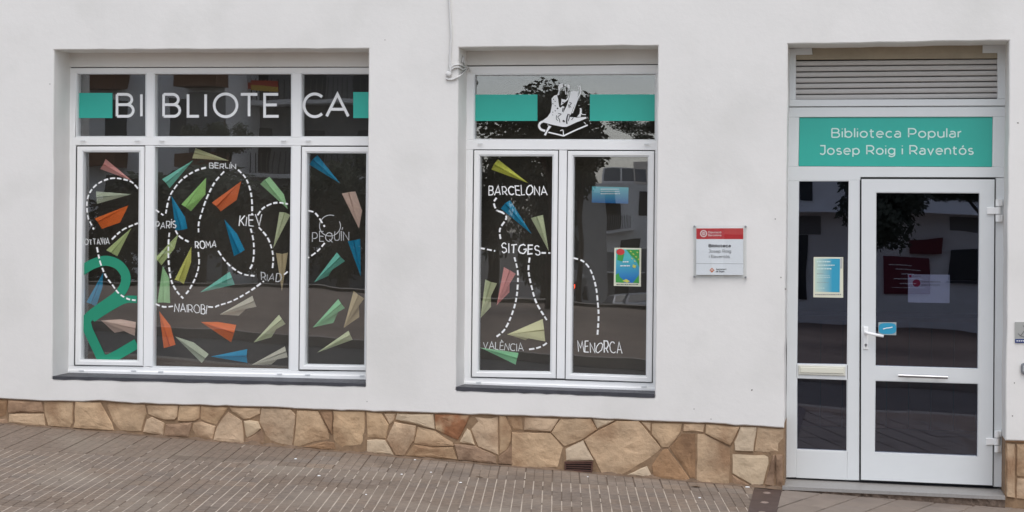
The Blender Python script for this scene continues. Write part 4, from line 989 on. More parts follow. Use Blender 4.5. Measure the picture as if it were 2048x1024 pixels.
c = P(*pts('k:175,690')[0], WF - .012); m = MB(); m.tube([c + Vector((0, .012, 0)), c + Vector((0, -.006, 0)), c + Vector((0, -.013, 0))], [.021, .021, .013], 16); m.build('junction_cap', CABLE, cb, True)
# posters
def poster(q, d, par_label, paint, name='poster'):
    t = empty(name, P(q[0][0], q[3][1], d), par_label, 'poster'); paint(t); return t
def lines(T, x0, x1, y, n, dy, wp, rag=.3):
    for k in range(n):
        e = x1 - random.uniform(0, rag) * (x1 - x0); x = x0
        while x < e - 1:
            l = random.uniform(1.5, 4.5); T.line([(x, y + k * dy), (min(x + l, e), y + k * dy)], wp); x += l + 1
PW = mat('poster_white', srgb((226, 226, 204)), .6); PB = mat('poster_blue', srgb((66, 172, 196)), .5); PB2 = mat('poster_blue_deep', srgb((24, 118, 190)), .5)
PG = mat('poster_green', srgb((66, 160, 76)), .5); PR = mat('poster_red', srgb((206, 60, 60)), .5); PY = mat('poster_yellow', srgb((206, 206, 96)), .5)
dpo = DG - .012
def gradmat(name, c0, c1, za, zb, horiz=False):
    m = bpy.data.materials.new(name); m.use_nodes = True; t = m.node_tree; b = t.nodes['Principled BSDF']; b.inputs['Roughness'].default_value = .5
    g = t.nodes.new('ShaderNodeNewGeometry'); sx = t.nodes.new('ShaderNodeSeparateXYZ'); t.links.new(g.outputs['Position'], sx.inputs[0])
    mr = t.nodes.new('ShaderNodeMapRange'); mr.inputs['From Min'].default_value = za; mr.inputs['From Max'].default_value = zb
    t.links.new(sx.outputs['X' if horiz else 'Z'], mr.inputs['Value'])
    mx = t.nodes.new('ShaderNodeMix'); mx.data_type = 'RGBA'; t.links.new(mr.outputs[0], mx.inputs['Factor']); mx.inputs['A'].default_value = (*srgb(c0), 1); mx.inputs['B'].default_value = (*srgb(c1), 1)
    t.links.new(mx.outputs['Result'], b.inputs['Base Color']); return m
def paint1(t):
    q = pts('f:863,198 1004,200 1002,402 860,398'); flat('poster_sheet', q, dpo, dpo + .003, PW, t)
    q2 = pts('f:872,206 994,208 992,384 870,380'); flat('printed_area', q2, dpo - .001, dpo + .001, gradmat('print_sea', (30, 112, 190), (86, 190, 196), P(1250, 560, dpo).z, P(1250, 515, dpo).z), t)
    T = Strokes(dpo - .002)
    for s_ in ('f:925,208 994,208 994,300 975,262 950,240', 'f:870,340 885,330 892,352 915,370 912,382 870,380', 'f:960,382 992,340 992,384', 'f:880,225 915,232 905,270 878,262'): T.poly(pts(s_))
    T.build('printed_leaves', PG, t)
    T = Strokes(dpo - .004); c_ = pts('f:895,220')[0]
    T.poly([(c_[0] + 8.5 * math.cos(a), c_[1] + 6.5 * math.sin(a)) for a in [k * .63 for k in range(10)]]); T.build('printed_sun', PR, t)
    T = Strokes(dpo - .0042)
    for s_ in ('f:950,225 975,240 960,232', 'f:960,285 978,292 972,306 958,300', 'f:905,372 925,362 945,374 930,382'): T.poly(pts(s_))
    for k in range(7): 
        u, v = pts(f'f:{945+k*7},{215+(k*37)%60}')[0]; T.line([(u, v), (u + 3, v + 2)], 2)
    T.build('printed_flowers', PY, t)
    T = Strokes(dpo - .0045); lines(T, pts('f:907,0')[0][0], pts('f:940,0')[0][0], pts('f:0,272')[0][1], 1, 2, 2.2, .02); lines(T, pts('f:895,0')[0][0], pts('f:945,0')[0][0], pts('f:0,293')[0][1], 1, 2, 2.2, .02); tag(T.build('printed_lines', VINYL, t), kind='stuff')
    T = Strokes(dpo - .0015); lines(T, *[pts('f:874,0')[0][0], pts('f:992,0')[0][0]], pts('f:0,391')[0][1], 1, 2, 1.6, .1); T.build('small_print', DK, t)
poster(pts('f:863,198 1004,200 1002,402 860,398'), dpo, 'colourful blue and green summer poster in the right sash of the narrower window', paint1)
def paint3(t):
    q = pts('e:820,843 1016,848 1014,936 818,930'); d3 = DG + .012
    flat('poster_sheet', q, d3, d3 + .003, gradmat('banner_print', (24, 104, 168), (110, 196, 206), P(1220, 405, d3).z, P(1220, 376, d3).z), t)
    T = Strokes(d3 - .002); p = pts('e:866,858 972,890'); lines(T, p[0][0], p[1][0], p[0][1], 3, 4.5, 2.0, .08)
    tag(T.build('printed_lines', VINYL, t), kind='stuff')
poster(pts('e:820,843 1016,848 1014,936 818,930'), DG + .012, 'wide blue banner print with pale lettering high in the right sash of the narrower window', paint3)
dd_ = DDG - .012
def paint2(t):
    flat('poster_sheet', pts('h:220,495 388,496 388,727 218,724'), dd_, dd_ + .003, PW, t)
    flat('printed_area', pts('h:228,503 370,505 368,696 228,692'), dd_ - .001, dd_ + .001, gradmat('print_blue', (206, 224, 206), (48, 158, 192), P(1629, 550, dd_).x, P(1665, 550, dd_).x, True), t)
    flat('sheet_edge', pts('h:372,500 384,500 383,560 371,560'), dd_ - .002, dd_, mat('clip_grey', (.5, .5, .47), .5), t)
    T = Strokes(dd_ - .003)
    for k, (a, b) in enumerate(((238, 316), (244, 340), (240, 326))): lines(T, pts(f'h:{a},0')[0][0], pts(f'h:{b},0')[0][0], pts(f'h:0,{522+k*20}')[0][1], 1, 2, 2.4, .02)
    lines(T, pts('h:240,0')[0][0], pts('h:340,0')[0][0], pts('h:0,602')[0][1], 2, 3.5, .9); lines(T, pts('h:240,0')[0][0], pts('h:300,0')[0][0], pts('h:0,672')[0][1], 1, 2, .9)
    tag(T.build('printed_lines', mat('print_pale', srgb((214, 236, 232)), .5), t), kind='stuff')
    T = Strokes(dd_ - .003); lines(T, pts('h:228,0')[0][0], pts('h:382,0')[0][0], pts('h:0,708')[0][1], 1, 2, 1.8, .05); lines(T, pts('h:238,0')[0][0], pts('h:290,0')[0][0], pts('h:0,590')[0][1], 1, 2, .8); lines(T, pts('h:238,0')[0][0], pts('h:330,0')[0][0], pts('h:0,640')[0][1], 1, 2, .7); tag(T.build('small_print', GR, t), kind='stuff')
poster(pts('h:220,495 388,496 388,727 218,724'), dd_, 'pale blue printed notice on the narrow glass beside the door', paint2)
st = empty('blue_sticker', P(1774, 670, dd_), 'blue sticker on the door glass next to the handle', 'sticker')
flat('sticker_sheet', pts('h:588,866 691,866 690,940 588,938'), dd_, dd_ + .002, mat('sticker_grey', srgb((160, 170, 172)), .5), st)
T = Strokes(dd_ - .001); c_ = pts('h:640,902')[0]; T.poly([(c_[0] + 17.5 * math.copysign(abs(math.cos(a)) ** .6, math.cos(a)), c_[1] + 11 * math.copysign(abs(math.sin(a)) ** .6, math.sin(a))) for a in [k * .2618 for k in range(24)]]); T.build('printed_patch', mat('sticker_blue', srgb((44, 152, 188)), .5), st)
T = Strokes(dd_ - .003); T.line([(c_[0] - 9, c_[1] + 1), (c_[0] - 2, c_[1] - 1), (c_[0] + 4, c_[1] - 1.5), (c_[0] + 10, c_[1] - 3)], 1.8); T.build('printed_word', VINYL, st)
di = DDG + .012
nt_ = empty('paper_notice', P(1857, 606, di), 'white paper notice with red round mark behind the door glass', 'notice')
flat('notice_sheet', pts('h:757,593 995,596 993,758 757,753'), di, di + .002, mat('notice_paper', srgb((190, 190, 198)), .7), nt_)
T = Strokes(di - .001); c_ = pts('h:805,643')[0]; T.poly([(c_[0] + 8 * math.cos(a), c_[1] + 7.5 * math.sin(a)) for a in [k * .4 for k in range(16)]]); c2 = pts('h:770,604')[0]; T.poly(quad(c2[0] - 2.5, c2[1] - 2.5, c2[0] + 2.5, c2[1] + 2.5)); T.build('red_mark', mat('notice_red', srgb((150, 30, 60)), .6), nt_)
T = Strokes(di - .001); lines(T, pts('h:833,0')[0][0], pts('h:950,0')[0][0], pts('h:0,636')[0][1], 2, 6.5, 3, .1); lines(T, pts('h:782,0')[0][0], pts('h:840,0')[0][0], pts('h:0,604')[0][1], 1, 2, 1.4); tag(T.build('printed_lines', GR, nt_), kind='stuff')
# small marks on the wall
m = MB()
WX = [(1550.5, 438), (1504, 780), (770, 80), (2036, 246), (2025, 832), (1388, 818), (1422, 838), (734, 803), (100, 168), (1562, 555), (1571, 578), (2029, 766)]
for u, v in WX:
    c = P(u, v, WF); r = random.uniform(.003, .007); b0 = len(m.v); n = 7
    m.v += [c + Vector((r * math.cos(k * .9) * random.uniform(.6, 1.2), -.0012, r * math.sin(k * .9) * random.uniform(.6, 1.2))) for k in range(n)]; m.f.append(tuple(range(b0, b0 + n)))
o = m.build('chipped_paint', mat('chip', srgb((120, 114, 106)), .9), bld); tag(o, kind='stuff')

# ================================================================== GROUND
pv = tag(empty('pavement', (0, 0, 0)), kind='structure')
TH = math.atan(686 / 3600) - math.atan(93 / 3600)
TD = Vector((-math.sin(TH), math.cos(TH))); TR_ = Vector((math.cos(TH), math.sin(TH)))       # groove direction, row direction
TS = .183
anchor = G(702, 940); ar = anchor.x * TD.x + anchor.y * TD.y
drl = [G(u, v) for u, v in ((1508, 978), (1496, 1024))]; drr = [G(u, v) for u, v in ((1563, 981), (1553, 1024))]
def side(p, a, b): return (b.x - a.x) * (p[1] - a.y) - (b.y - a.y) * (p[0] - a.x)
def clip(poly, a, b, keep):                    # keep the side of the line a-b
    out = []
    for i in range(len(poly)):
        p, q = poly[i], poly[(i + 1) % len(poly)]; sp_, sq = side(p, a, b) * keep, side(q, a, b) * keep
        if sp_ >= 0: out.append(p)
        if sp_ * sq < 0:
            t = sp_ / (sp_ - sq); out.append((p[0] + (q[0] - p[0]) * t, p[1] + (q[1] - p[1]) * t))
    return out
lkeep = 1 if side((-3, -1), drl[0], drl[1]) > 0 else -1
rkeep = 1 if side((2, -1), drr[0], drr[1]) > 0 else -1
wa_, wb_ = Vector((-1, .02, 0)), Vector((1, .02, 0)); wkeep = 1 if side((0, -5), wa_, wb_) > 0 else -1
def add_bar(m, poly, top, bev=.0015, dep=.02):
    if len(poly) < 3: return
    c = (sum(p[0] for p in poly) / len(poly), sum(p[1] for p in poly) / len(poly)); n = len(poly)
    def sh(p, d):
        dx, dy = p[0] - c[0], p[1] - c[1]; l = math.hypot(dx, dy) + 1e-9; k = max(0, 1 - d * 1.3 / l); return (c[0] + dx * k, c[1] + dy * k)
    b = len(m.v)
    i_ = [sh(p, bev) for p in poly]
    m.v += [Vector((p[0], p[1], gz(*p) + top)) for p in i_] + [Vector((p[0], p[1], gz(*p) + top - bev)) for p in poly] + [Vector((p[0], p[1], gz(*p) - dep)) for p in poly]
    m.f.append(tuple(range(b, b + n)))
    for k in (0, n):
        for i in range(n):
            j = (i + 1) % n; m.f.append((b + k + i, b + k + n + i, b + k + n + j, b + k + j))
def project(p):
    d = Vector(p) - CAM; z = d.dot(FW); return (U0 + FPX * d.dot(RT) / z, V0 - FPX * d.dot(UP) / z) if z > .5 else (9e9, 9e9)
tiles = []; dust = MB()
for r_ in range(-25, 14):
    for c_ in range(-75, 16):
        base = TR_ * (c_ * TS) + TD * (ar + r_ * TS)
        cen = base + (TR_ + TD) * TS / 2
        if cen.y > .12 or cen.y < -4.6 or cen.x < -10 or cen.x > 1.4: continue
        plain = r_ >= 0
        polys = []; gap = .0016 if plain else .0062; cg = .0022 if plain else .0050; e = .0045 if plain else .0032
        for k in range(3):
            for l in range(3):
                w0 = k * TS / 3 + (e if (plain and k == 0) else gap / 2); w1_ = (k + 1) * TS / 3 - (e if (plain and k == 2) else gap / 2)
                l0 = l * TS / 3 + (e if l == 0 else cg / 2); l1 = (l + 1) * TS / 3 - (e if l == 2 else cg / 2)
                q = [base + TR_ * w0 + TD * l0, base + TR_ * w1_ + TD * l0, base + TR_ * w1_ + TD * l1, base + TR_ * w0 + TD * l1]
                q = [(p.x, p.y) for p in q]
                q = clip(q, drl[0], drl[1], lkeep); q = clip(q, wa_, wb_, wkeep) if q else q
                if len(q) >= 3: polys.append(q)
            if not plain or random.random() < .12:
                if noise.noise(Vector((base.x * 1.1, base.y * 2.2, k * .35))) > (.38 if not plain else .1) or (k == 2 and random.random() < .10): continue
                hw = random.uniform(.0028, .0043); c0 = base + TR_ * (k * TS / 3); t0 = -.004 + (random.uniform(0, .08) if random.random() < .12 else 0)
                q = [c0 - TR_ * hw + TD * t0, c0 + TR_ * hw + TD * t0, c0 + TR_ * (hw * random.uniform(.8, 1.1)) + TD * TS, c0 - TR_ * (hw * random.uniform(.8, 1.1)) + TD * TS]
                q = clip([(p.x, p.y) for p in q], drl[0], drl[1], lkeep); q = clip(q, wa_, wb_, wkeep) if q else q
                if len(q) >= 3: n0 = len(dust.v); dust.v += [Vector((p[0], p[1], gz(*p) - .0002)) for p in q]; dust.f.append(tuple(range(n0, n0 + len(q))))
        if not polys: continue
        u, v = project((cen.x, cen.y, gz(cen.x, cen.y)))
        tiles.append((0 if (-30 < u < 2080 and v < 1034) else 1, -v, polys, plain))
tiles.sort(key=lambda t: (t[0], t[1]))
rest = MB()
for i, (a, b, polys, plain) in enumerate(tiles):
    top = abs(random.gauss(0, .0007)); m = MB() if (i < 300 and a == 0) else rest
    for q in polys: add_bar(m, q, top + random.uniform(0, .0004))
    if m is not rest: m.build('paving_tile', TILEP if plain else TILE, pv)
tag(rest.build('paving_tiles', TILE, pv), kind='stuff')
tag(dust.build('joint_dust', DUST, pv), kind='stuff')
def sheet(name, poly, h, mm, par=None):
    return mesh(name, [Vector((x, y, gz(x, y) + h)) for x, y in poly], [tuple(range(len(poly)))], mm, par)
def rc(rr_, x): return ((TD * rr_ + TR_ * ((x - TD.x * rr_) / TR_.x)).x, (TD * rr_ + TR_ * ((x - TD.x * rr_) / TR_.x)).y)
_e = drl[0].lerp(drl[1], -3), drl[0].lerp(drl[1], 6)
_f = [(-10.5, -4.7), (1.5, -4.7), rc(ar, 1.5), rc(ar, -10.5)]; _f = clip(_f, _e[0], _e[1], lkeep)
sheet('dusty_bed', _f, -.0026, JOINT, pv)
sheet('joint_bed', [rc(ar, -10.5), rc(ar, 1.5), (1.5, .3), (-10.5, .3)], -.0042, JOINT, pv)
nf = 220; vs = []; fs = []
for k in range(nf + 1):
    x_ = -9 + (P(1567, 900, 0).x + 9) * k / nf; r1_ = abs(noise.noise(Vector((x_ * 5, 0, 0)))) * .05 + .008; r2_ = abs(noise.noise(Vector((x_ * 7, 3, 0)))) * .04 + .006
    vs += [Vector((x_, .01, gz(x_) + r2_)), Vector((x_, -.016 - r1_ * .3, gz(x_) + r2_ * .5)), Vector((x_, -.02 - r1_, gz(x_) + .0012))]
for k in range(nf):
    for q in range(2): fs.append((3 * k + q, 3 * k + q + 1, 3 * k + 4 + q, 3 * k + 3 + q))
tag(mesh('dirt_line', vs, fs, mat('foot_dirt', srgb((118, 98, 80)), .95, var=.3, vscale=20, bump=.8, bscale=60), pv), kind='stuff')
# oblique slabs in front of the door
A2 = R(18.7); LD = Vector((math.sin(A2), math.cos(A2))); LR = Vector((math.cos(A2), -math.sin(A2)))
o0 = G(*pts('8:640,283')[0]); o0 = Vector((o0.x, o0.y))
sw, sl2 = .235, .43
slabm = 0
for i in range(-12, 22):
    for j in range(-12, 8):
        base = o0 + LR * (i * sw) + LD * (j * sl2 + (i % 2) * sl2 * .5)
        e = .006; q = [base + LR * e + LD * e, base + LR * (sw - e) + LD * e, base + LR * (sw - e) + LD * (sl2 - e), base + LR * e + LD * (sl2 - e)]
        q = [(p.x, p.y) for p in q]; q = clip(q, drr[0], drr[1], rkeep)
        if len(q) >= 3: q = clip(q, wa_, wb_, wkeep)
        if len(q) < 3: continue
        cx = sum(p[0] for p in q) / len(q); cy = sum(p[1] for p in q) / len(q)
        if cy < -4.4 or cx > 4.5: continue
        m = MB(); add_bar(m, q, -.001 + abs(random.gauss(0, .0015)), .004, .03); m.build('paving_slab', SLAB, pv)
sheet('joint_bed', [(-.9, -4.7), (6, -4.7), (6, .3), (-.6, .3)], -.016, JOINT, pv)
# drain channel
dc = empty('drain_cover', (drl[0] + drr[1]) / 2, 'dark rusty drain channel cover in the pavement left of the doorstep', 'drain cover')
dv = (drl[1] - drl[0]); 
pa, pb, pc_, pd = [Vector((p.x, p.y, 0)) for p in (drl[0], drr[0], drr[0] + (drr[1] - drr[0]) * 5, drl[0] + dv * 5)]
m = MB(); add_bar(m, [(p.x, p.y) for p in (pa, pb, pc_, pd)], .003, .004, .03); m.build('cover_plate', DRAIN, dc)
for k, t in enumerate((.18, .62, 1.05, 1.5, 2.0, 2.5, 3, 3.6, 4.2)):
    mid = (pa.lerp(pb, .5) + (dv + (drr[1] - drr[0])) * .5 * t) if True else 0
    m = MB(); c3 = Vector((mid.x, mid.y, gz(mid.x, mid.y) + .003)); m.tube([c3, c3 + Vector((0, 0, .006))], [.028, .020], 14); m.build('lifting_boss', mat('worn_iron', srgb((140, 122, 112)), .5), dc)
def gslot(t):
    pass
# litter
for i, (u, v, s_) in enumerate(((591.6, 919, .016), (638, 953, .018), (803.5, 950, .011), (921, 966.6, .014), (732, 990.7, .009), (862, 946, .009), (1495, 975.5, .02), (830, 921, .012), (1620, 984, .014), (1175, 955, .009), (1399, 997, .013))):
    p = G(u, v); n = 7; vs = [p + Vector((s_ * math.cos(k * .9) * random.uniform(.5, 1), s_ * .9 * math.sin(k * .9) * random.uniform(.5, 1), .004)) for k in range(n)]
    vs += [v_ + Vector((0, 0, .005)) - (v_ - p) * .3 for v_ in vs]; vs = [Vector((a.x, a.y, a.z)) for a in vs]
    fs = [tuple(range(n)), tuple(range(2 * n - 1, n - 1, -1))] + [(k, (k + 1) % n, n + (k + 1) % n, n + k) for k in range(n)]
    o = mesh('plaster_crumb', vs, fs, VINYL)
    where = ['at the wall foot below the wide window', 'largest one below the wide window', 'left of the pair under the plain wall', 'in front of the tall cream stone', 'nearest to the street below the wide window', 'small one near the stone base', 'beside the drain cover at the stone base', 'touching the stone base between the windows', 'under the doorstep edge', 'right below the rusty vent', 'left of the drain cover out on the tiles'][i]
    tag(o, 'white crumb of plaster on the pavement, ' + where, 'debris', 'white crumbs on the pavement')
LEAF = mat('dry_leaf', srgb((120, 100, 80)), .8)
for (u, v, du, lb_) in ((1392, 975, 12, 'dry brown leaf lying on the tiles below the stone base'), (959, 956, 9, 'thin dark twig lying on the tiles between the windows')):
    a, b = G(u - du, v - 1), G(u + du, v + 1); c = a.lerp(b, .5); q = (b - a).cross(Vector((0, 0, 1))).normalized() * (.022 if du > 10 else .006)
    m = MB(); m.v = [a + Vector((0, 0, .006)), c + q + Vector((0, 0, .012)), b + Vector((0, 0, .006)), c - q + Vector((0, 0, .010)), c + Vector((0, 0, .004))]; m.f = [(0, 1, 4), (1, 2, 4), (2, 3, 4), (3, 0, 4)]
    tag(m.build('dry_leaf' if du > 10 else 'twig', LEAF), lb_, 'leaf' if du > 10 else 'twig')

# ================================================================== THE STREET OPPOSITE (seen mirrored in the glass)
TERR = mat('terrace_paving', srgb((132, 116, 102)), .9, var=.15, vscale=1.2, dark=srgb((98, 86, 76)), dscale=.6, damt=.5)
ASPH = mat('asphalt', (.085, .078, .07), .9, var=.2, vscale=3)
CURB = mat('kerb_stone', srgb((150, 142, 132)), .85, var=.1)
FARG = mat('far_ground', (.09, .08, .065), .95, var=.3, vscale=.2)
zc = gz(0, 0)
def gsheet(name, ys, mm, xs=(-60, 60), kz=None):
    vs = []; fs = []
    nx = 13
    for y_, dz in ys:
        for k in range(nx):
            x = xs[0] + (xs[1] - xs[0]) * k / (nx - 1); xx = max(-10, min(6, x)); vs.append(Vector((x, y_, gz(xx, 0) + dz)))
    for r_ in range(len(ys) - 1):
        for k in range(nx - 1): b = r_ * nx + k; fs.append((b, b + 1, b + nx + 1, b + nx))
    return tag(mesh(name, vs, fs, mm), kind='structure')
gsheet('side_pavement', [(0.02, -.018), (-4.7, -.018), (-5.0, -.018)], TERR, (-60, 60))
gsheet('road', [(-4.6, -.13), (-9.2, -.13)], ASPH)
gsheet('kerb', [(-4.98, -.019), (-5.0, -.012), (-5.15, -.012), (-5.16, -.14)], CURB)
gsheet('kerb_opposite', [(-8.9, -.14), (-8.92, -.012), (-9.06, -.012), (-9.08, -.02)], CURB)
gsheet('terrace', [(-9.05, -.014), (-19.8, -.014)], TERR)
gsheet('terrace_edge', [(-19.6, .05), (-19.95, .05), (-19.96, -.6)], CURB)
tag(mesh('ground', [Vector(p) for p in ((-900, -19.9, -.7), (900, -19.9, -.7), (900, -100, -4.6), (-900, -100, -4.6), (900, -900, -6), (-900, -900, -6))], [(0, 1, 2, 3), (3, 2, 4, 5)], FARG), kind='structure')
tag(mesh('ground_behind', [Vector(p) for p in ((-900, 8, -.9), (900, 8, -.9), (900, 900, -.9), (-900, 900, -.9))], [(0, 1, 2, 3)], FARG), kind='structure')
WHITEB = mat('white_render', (.80, .79, .78), .9, var=.05); CREAMB = mat('cream_render', (.70, .64, .57), .9, var=.06); DARKW = mat('dark_window', (.02, .025, .03), .2)
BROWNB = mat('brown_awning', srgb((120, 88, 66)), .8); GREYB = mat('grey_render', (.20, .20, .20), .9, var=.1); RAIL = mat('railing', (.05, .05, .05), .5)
def facade(name, label, D, u0, u1, vtop, mm, depth=9, zbase=-5):
    a, b = RF(u0, vtop, D), RF(u1, vtop, D); t = empty(name, (min(a.x, b.x), a.y, zbase), label, 'building')
    m = MB(); m.box(min(a.x, b.x), max(a.x, b.x), a.y - depth, a.y, zbase, a.z); m.build('wall', mm, t); return t
def fbox(t, name, D, q, out, mm, inn=.1):
    a, b = RF(q[0], q[1], D), RF(q[2], q[3], D); m = MB(); m.box(min(a.x, b.x), max(a.x, b.x), a.y - inn, a.y + out, min(a.z, b.z), max(a.z, b.z)); return m.build(name, mm, t)
B1 = facade('apartment_block', 'white apartment block with brown awnings mirrored in the wide window', 62, -250, 452, -160, WHITEB)
for k in range(5):
    for j in range(4):
        u = -190 + k * 130 + 10; v = -100 + j * 150
        fbox(B1, 'window', 62, (u, v, u + 46, v + 75), .03, DARKW); 
for (u, v) in ((172, 148), (372, 150), (172, 305), (372, 305), (20, 148), (20, 305)):
    fbox(B1, 'awning', 62, (u, v, u + 82, v + 30), 1.1, BROWNB)
fbox(B1, 'grey_corner_bay', 62, (385, 190, 445, 560), .5, GREYB)  # projecting bay near the block's right corner, in plain grey render
B2 = facade('grey_apartment_block', 'darker apartment block with long balconies mirrored in the wide window', 66, 456, 830, -200, GREYB)
for j, v in enumerate((60, 205, 350, 492)):
    fbox(B2, 'balcony_slab', 66, (456, v, 820, v + 9), 1.4, WHITEB)
    for k in range(34):
        u = 462 + k * 10.6; fbox(B2, 'railing_bar', 66, (u, v - 44, u + 1.2, v), 1.36, RAIL, -1.33) if j in (1, 2) else None
    for k in range(3): fbox(B2, 'window', 66, (490 + k * 110, v - 90, 540 + k * 110, v - 4), .04, DARKW)
fbox(B2, 'banner', 66, (520, 166, 580, 186), 1.44, mat('banner_red', srgb((190, 70, 50)), .8), -1.40); fbox(B2, 'banner', 66, (528, 178, 580, 188), 1.47, mat('banner_yellow', srgb((210, 170, 60)), .8), -1.45)
fbox(B2, 'shutter', 66, (478, 140, 528, 172), 1.5, mat('pale_shutter', (.5, .5, .5), .8), -1.4)
B3 = facade('terraced_white_block', 'far white block with stepped roof terraces mirrored in the narrower window', 118, 1168, 1420, 372, WHITEB, 12)
fbox(B3, 'upper_floor', 118, (1196, 335, 1262, 374), -3, WHITEB, 10); fbox(B3, 'upper_floor', 118, (1258, 318, 1420, 372), -2, CREAMB, 10)
for k in range(3): fbox(B3, 'terrace_screen', 118, (1212 + k * 28, 340, 1236 + k * 28, 368), .1, mat('screen_grey', (.22, .23, .25), .6))
fbox(B3, 'balcony_slab', 118, (1186, 457, 1262, 462), 1.5, WHITEB); fbox(B3, 'balcony_slab', 118, (1168, 540, 1290, 544), 1.5, WHITEB)
for k in range(24): fbox(B3, 'railing_bar', 118, (1188 + k * 3.1, 430, 1188.7 + k * 3.1, 457), 1.5, RAIL, -1.42)
for q in ((1205, 385, 1228, 430), (1212, 405, 1235, 456), (1240, 478, 1275, 520), (1180, 480, 1208, 535), (1275, 385, 1300, 430), (1230, 560, 1262, 598)): fbox(B3, 'window', 118, q, .05, DARKW)
fbox(B3, 'dark_ground_floor', 118, (1168, 500, 1420, 600), .02, GREYB)
B5 = facade('narrow_street_house', 'pale house at the left of the far street mirrored in the narrower window', 100, 1100, 1166, 385, GREYB, 10)
for q in ((1150, 420, 1162, 450), (1150, 480, 1162, 520), (1120, 420, 1136, 460)): fbox(B5, 'window', 100, q, .04, DARKW)
B4 = facade('shop_building', 'low white shop building mirrored in the door glass', 32.2, 1560, 2500, 180, WHITEB, 8, -1)
fbox(B4, 'canopy', 32.2, (1560, 425, 2500, 433), .7, WHITEB); fbox(B4, 'dark_band', 32.2, (1560, 433, 1640, 470), .02, GREYB)
fbox(B4, 'window', 32.2, (1902, 500, 1958, 562), .03, DARKW); fbox(B4, 'window_sill', 32.2, (1898, 562, 1962, 568), .08, mat('sill_dark', (.05, .05, .06), .6))
fbox(B4, 'window', 32.2, (1598, 362, 1622, 400), .03, DARKW); fbox(B4, 'shop_window', 32.2, (1595, 470, 1612, 600), .03, DARKW)
fbox(B4, 'red_sign_box', 32.2, (1822, 476, 1886, 506), .12, mat('shop_red', srgb((104, 28, 36)), .5)); fbox(B4, 'red_poster', 32.2, (1764, 512, 1862, 592), .04, mat('shop_red2', srgb((112, 30, 48)), .5))
for k in range(6): fbox(B4, 'poster_line', 32.2, (1775 + (k * 13) % 30, 530 + k * 9, 1825 + (k * 17) % 30, 532.5 + k * 9), .05, VINYL)
fbox(B4, 'dark_door', 32.2, (2010, 440, 2090, 640), .03, DARKW)
fbox(B4, 'roof_band', 32.2, (1900, 433, 2500, 470), .02, GREYB)

# trees
LEAFM = mat('foliage', (.055, .066, .038), .8, objvar=.1, var=.35, vscale=.9); BARK = mat('bark', (.07, .055, .04), .95, bump=.8, bscale=20)
def crown_mesh(seed, n=9000, ls=.11):
    rnd = random.Random(seed); vs = []; fs = []
    lob = [(Vector((rnd.gauss(0, .45), rnd.gauss(0, .45), rnd.uniform(-.45, .55))), rnd.uniform(.28, .5)) for _ in range(16)]
    for k in range(n):
        c, r = rnd.choice(lob); d = Vector((rnd.gauss(0, 1), rnd.gauss(0, 1), rnd.gauss(0, 1))).normalized()
        p = c + d * r * rnd.random() ** .35; p.z *= .8
        a = Vector((rnd.gauss(0, 1), rnd.gauss(0, 1), rnd.gauss(-.4, .5))).normalized(); b = a.orthogonal().normalized()
        l = ls * rnd.uniform(.5, 1.3); w_ = l * .26; i = len(vs)
        vs += [p, p + a * l * .5 + b * w_, p + a * l, p + a * l * .5 - b * w_]; fs.append((i, i + 1, i + 2, i + 3))
    me = bpy.data.meshes.new('crown'); me.from_pydata([tuple(v) for v in vs], [], fs); me.materials.append(LEAFM); return me
CR = [crown_mesh(5), crown_mesh(11)]
def tree(u, v, D, rx, rz, k, label, zb, trunk_r=.14, tu=None):
    c = RF(u, v, D); t = empty('street_tree', (c.x, c.y, zb), label, 'tree', 'trees across the street')
    o = bpy.data.objects.new('crown', CR[k]); COL.objects.link(o); o.parent = t; o.location = (0, 0, c.z - zb); o.scale = (rx, rx, rz); o.rotation_euler = (0, 0, u * .37)
    m = MB(); h = c.z - zb; bx = RF(tu, v, D).x if tu else c.x; m.tube([Vector((bx, c.y, zb)), Vector((bx + .03, c.y, zb + h * .6)), Vector((c.x - .04, c.y, zb + h * 1.1))], [trunk_r, trunk_r * .8, trunk_r * .35], 10)
    for q in range(5 if trunk_r > .07 else 0):
        a = q * 1.3; m.tube([Vector((c.x, c.y, zb + h * .7)), Vector((c.x + math.cos(a) * rx * .35, c.y + math.sin(a) * rx * .35, c.z + rz * .1)), Vector((c.x + math.cos(a) * rx * .7, c.y + math.sin(a) * rx * .7, c.z + rz * .3))], [trunk_r * .45, trunk_r * .3, trunk_r * .1], 6)
    m.build('trunk', BARK, t, True)
tree(1105, 262, 31, 1.05, 1.1, 0, 'dark feathery tree whose crown shows in the top pane of the narrower window', zc - .1)
tree(985, 400, 48, 1.5, 2.4, 1, 'dark tree mirrored behind the word SITGES', -1.6, .2)
tree(1085, 470, 60, .9, 2.6, 0, 'low dark tree mirrored beside the mullion of the narrower window', -2.5, .16)
tree(1160, 340, 40, .36, .9, 1, 'small tree mirrored at the left of the pane with cars', -1.2, .08)
tree(1350, 262, 30, .6, .36, 1, 'tree with drooping twigs mirrored at the right edge of the narrower window', zc - .1, .08)
tree(1775, 405, 27, .72, .95, 0, 'leafy tree mirrored in the upper left of the door glass', zc - .1, .06, 1712)
tree(1905, 375, 28, .62, .34, 1, 'tree mirrored in the upper right of the door glass', zc - .1, .05, 2015)
tree(400, 420, 50, 2.6, 1.9, 0, 'broad dark tree mirrored in the middle pane of the wide window', -1.6, .2)
tree(560, 470, 46, 1.8, 1.9, 1, 'dark tree mirrored on the right of the middle pane of the wide window', -1.4, .2)
tree(690, 420, 52, 1.6, 2.2, 0, 'dark tree mirrored in the right sash of the wide window', -1.6, .2)
tree(220, 480, 44, 1.9, 2.2, 1, 'dark tree mirrored in the left sash of the wide window', -1.4, .2)
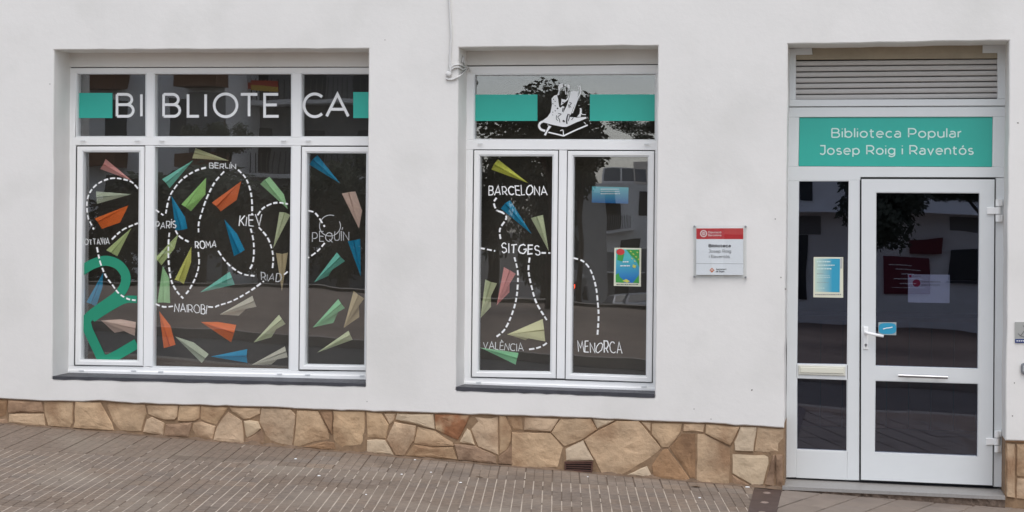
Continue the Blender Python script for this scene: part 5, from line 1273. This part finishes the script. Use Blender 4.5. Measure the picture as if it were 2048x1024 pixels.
tree(450, 280, 56, .8, .8, 1, 'slender tree mirrored under the letters of the wide window', -2, .1)
HEDGE = LEAFM
# cars far down the street
TAIL = mat('lit_tail_light', (.5, .02, .01), .4); _b = TAIL.node_tree.nodes['Principled BSDF']; _b.inputs['Emission Color'].default_value = (1, .06, .02, 1); _b.inputs['Emission Strength'].default_value = 9
def car(u, v, D, heading, paint, label, tail=False):
    c = RF(u, v, D); t = empty('parked_car', (0, 0, 0), label, 'car', 'cars parked down the street')
    prof = [(-2.1, .35), (-2.15, .75), (-1.95, .95), (-1.35, 1.05), (-.75, 1.48), (.75, 1.5), (1.5, 1.05), (2.05, .98), (2.12, .6), (2.05, .32)]
    m = MB()
    def lp(y, k): return [Vector((x, y * (1 if z < 1.1 else .78), z)) for x, z in prof]
    m.prism(lp(-.88, 0), lp(.88, 0)); m.build('body', paint, t)
    m = MB()
    for sy in (-1, 1):
        b = len(m.v); m.v += [Vector((-1.15, sy * .845, 1.08)), Vector((-.72, sy * .72, 1.4)), Vector((.7, sy * .72, 1.42)), Vector((1.25, sy * .845, 1.08))]; m.f.append((b, b + 1, b + 2, b + 3))
    b = len(m.v); m.v += [Vector((-1.4, -.72, 1.06)), Vector((-.80, -.6, 1.47)), Vector((-.80, .6, 1.47)), Vector((-1.4, .72, 1.06))]; m.f.append((b, b + 1, b + 2, b + 3)); m.build('car_window', DARKW, t)
    for x in (-1.3, 1.3):
        for y_ in (-.9, .9): m = MB(); m.tube([Vector((x, y_ - .1, .32)), Vector((x, y_ + .1, .32))], .32, 16); m.build('wheel', SEAL, t)
    for y_ in (-.62, .62): m = MB(); m.box(-2.16, -2.05, y_ - .18, y_ + .18, .68, .84); m.build('headlight', VINYL, t)
    m = MB(); m.box(-2.17, -2.1, -.4, .4, .42, .58); m.build('grille', SEAL, t)
    if tail:
        for y_ in (-.7, .7): m = MB(); m.box(2.06, 2.15, y_ - .09, y_ + .09, .68, .86); m.build('tail_light', TAIL, t)
    t.location = c; t.rotation_euler = (0, 0, heading)
car(1246, 640, 104, R(-112), mat('car_silver', (.45, .46, .48), .35, metal=.3), 'silver hatchback parked down the street, mirrored right of the dashed line')
car(1285, 642, 100, R(-100), mat('car_grey', (.22, .23, .25), .35, metal=.3), 'grey car parked down the street, cut by the sash edge')
car(1208, 636, 116, R(-116), mat('car_dark', (.08, .09, .1), .35, metal=.3), 'dark car parked behind the silver one down the street')
car(1026, 646, 66, R(84), mat('car_dark2', (.03, .03, .035), .4, metal=.2), 'dark car with lit red tail lights mirrored left under the word SITGES', True)
car(1128, 600, 84, R(88), mat('car_dark3', (.02, .02, .025), .4, metal=.2), 'dark van with a lit red tail light mirrored beside the window mullion', True)
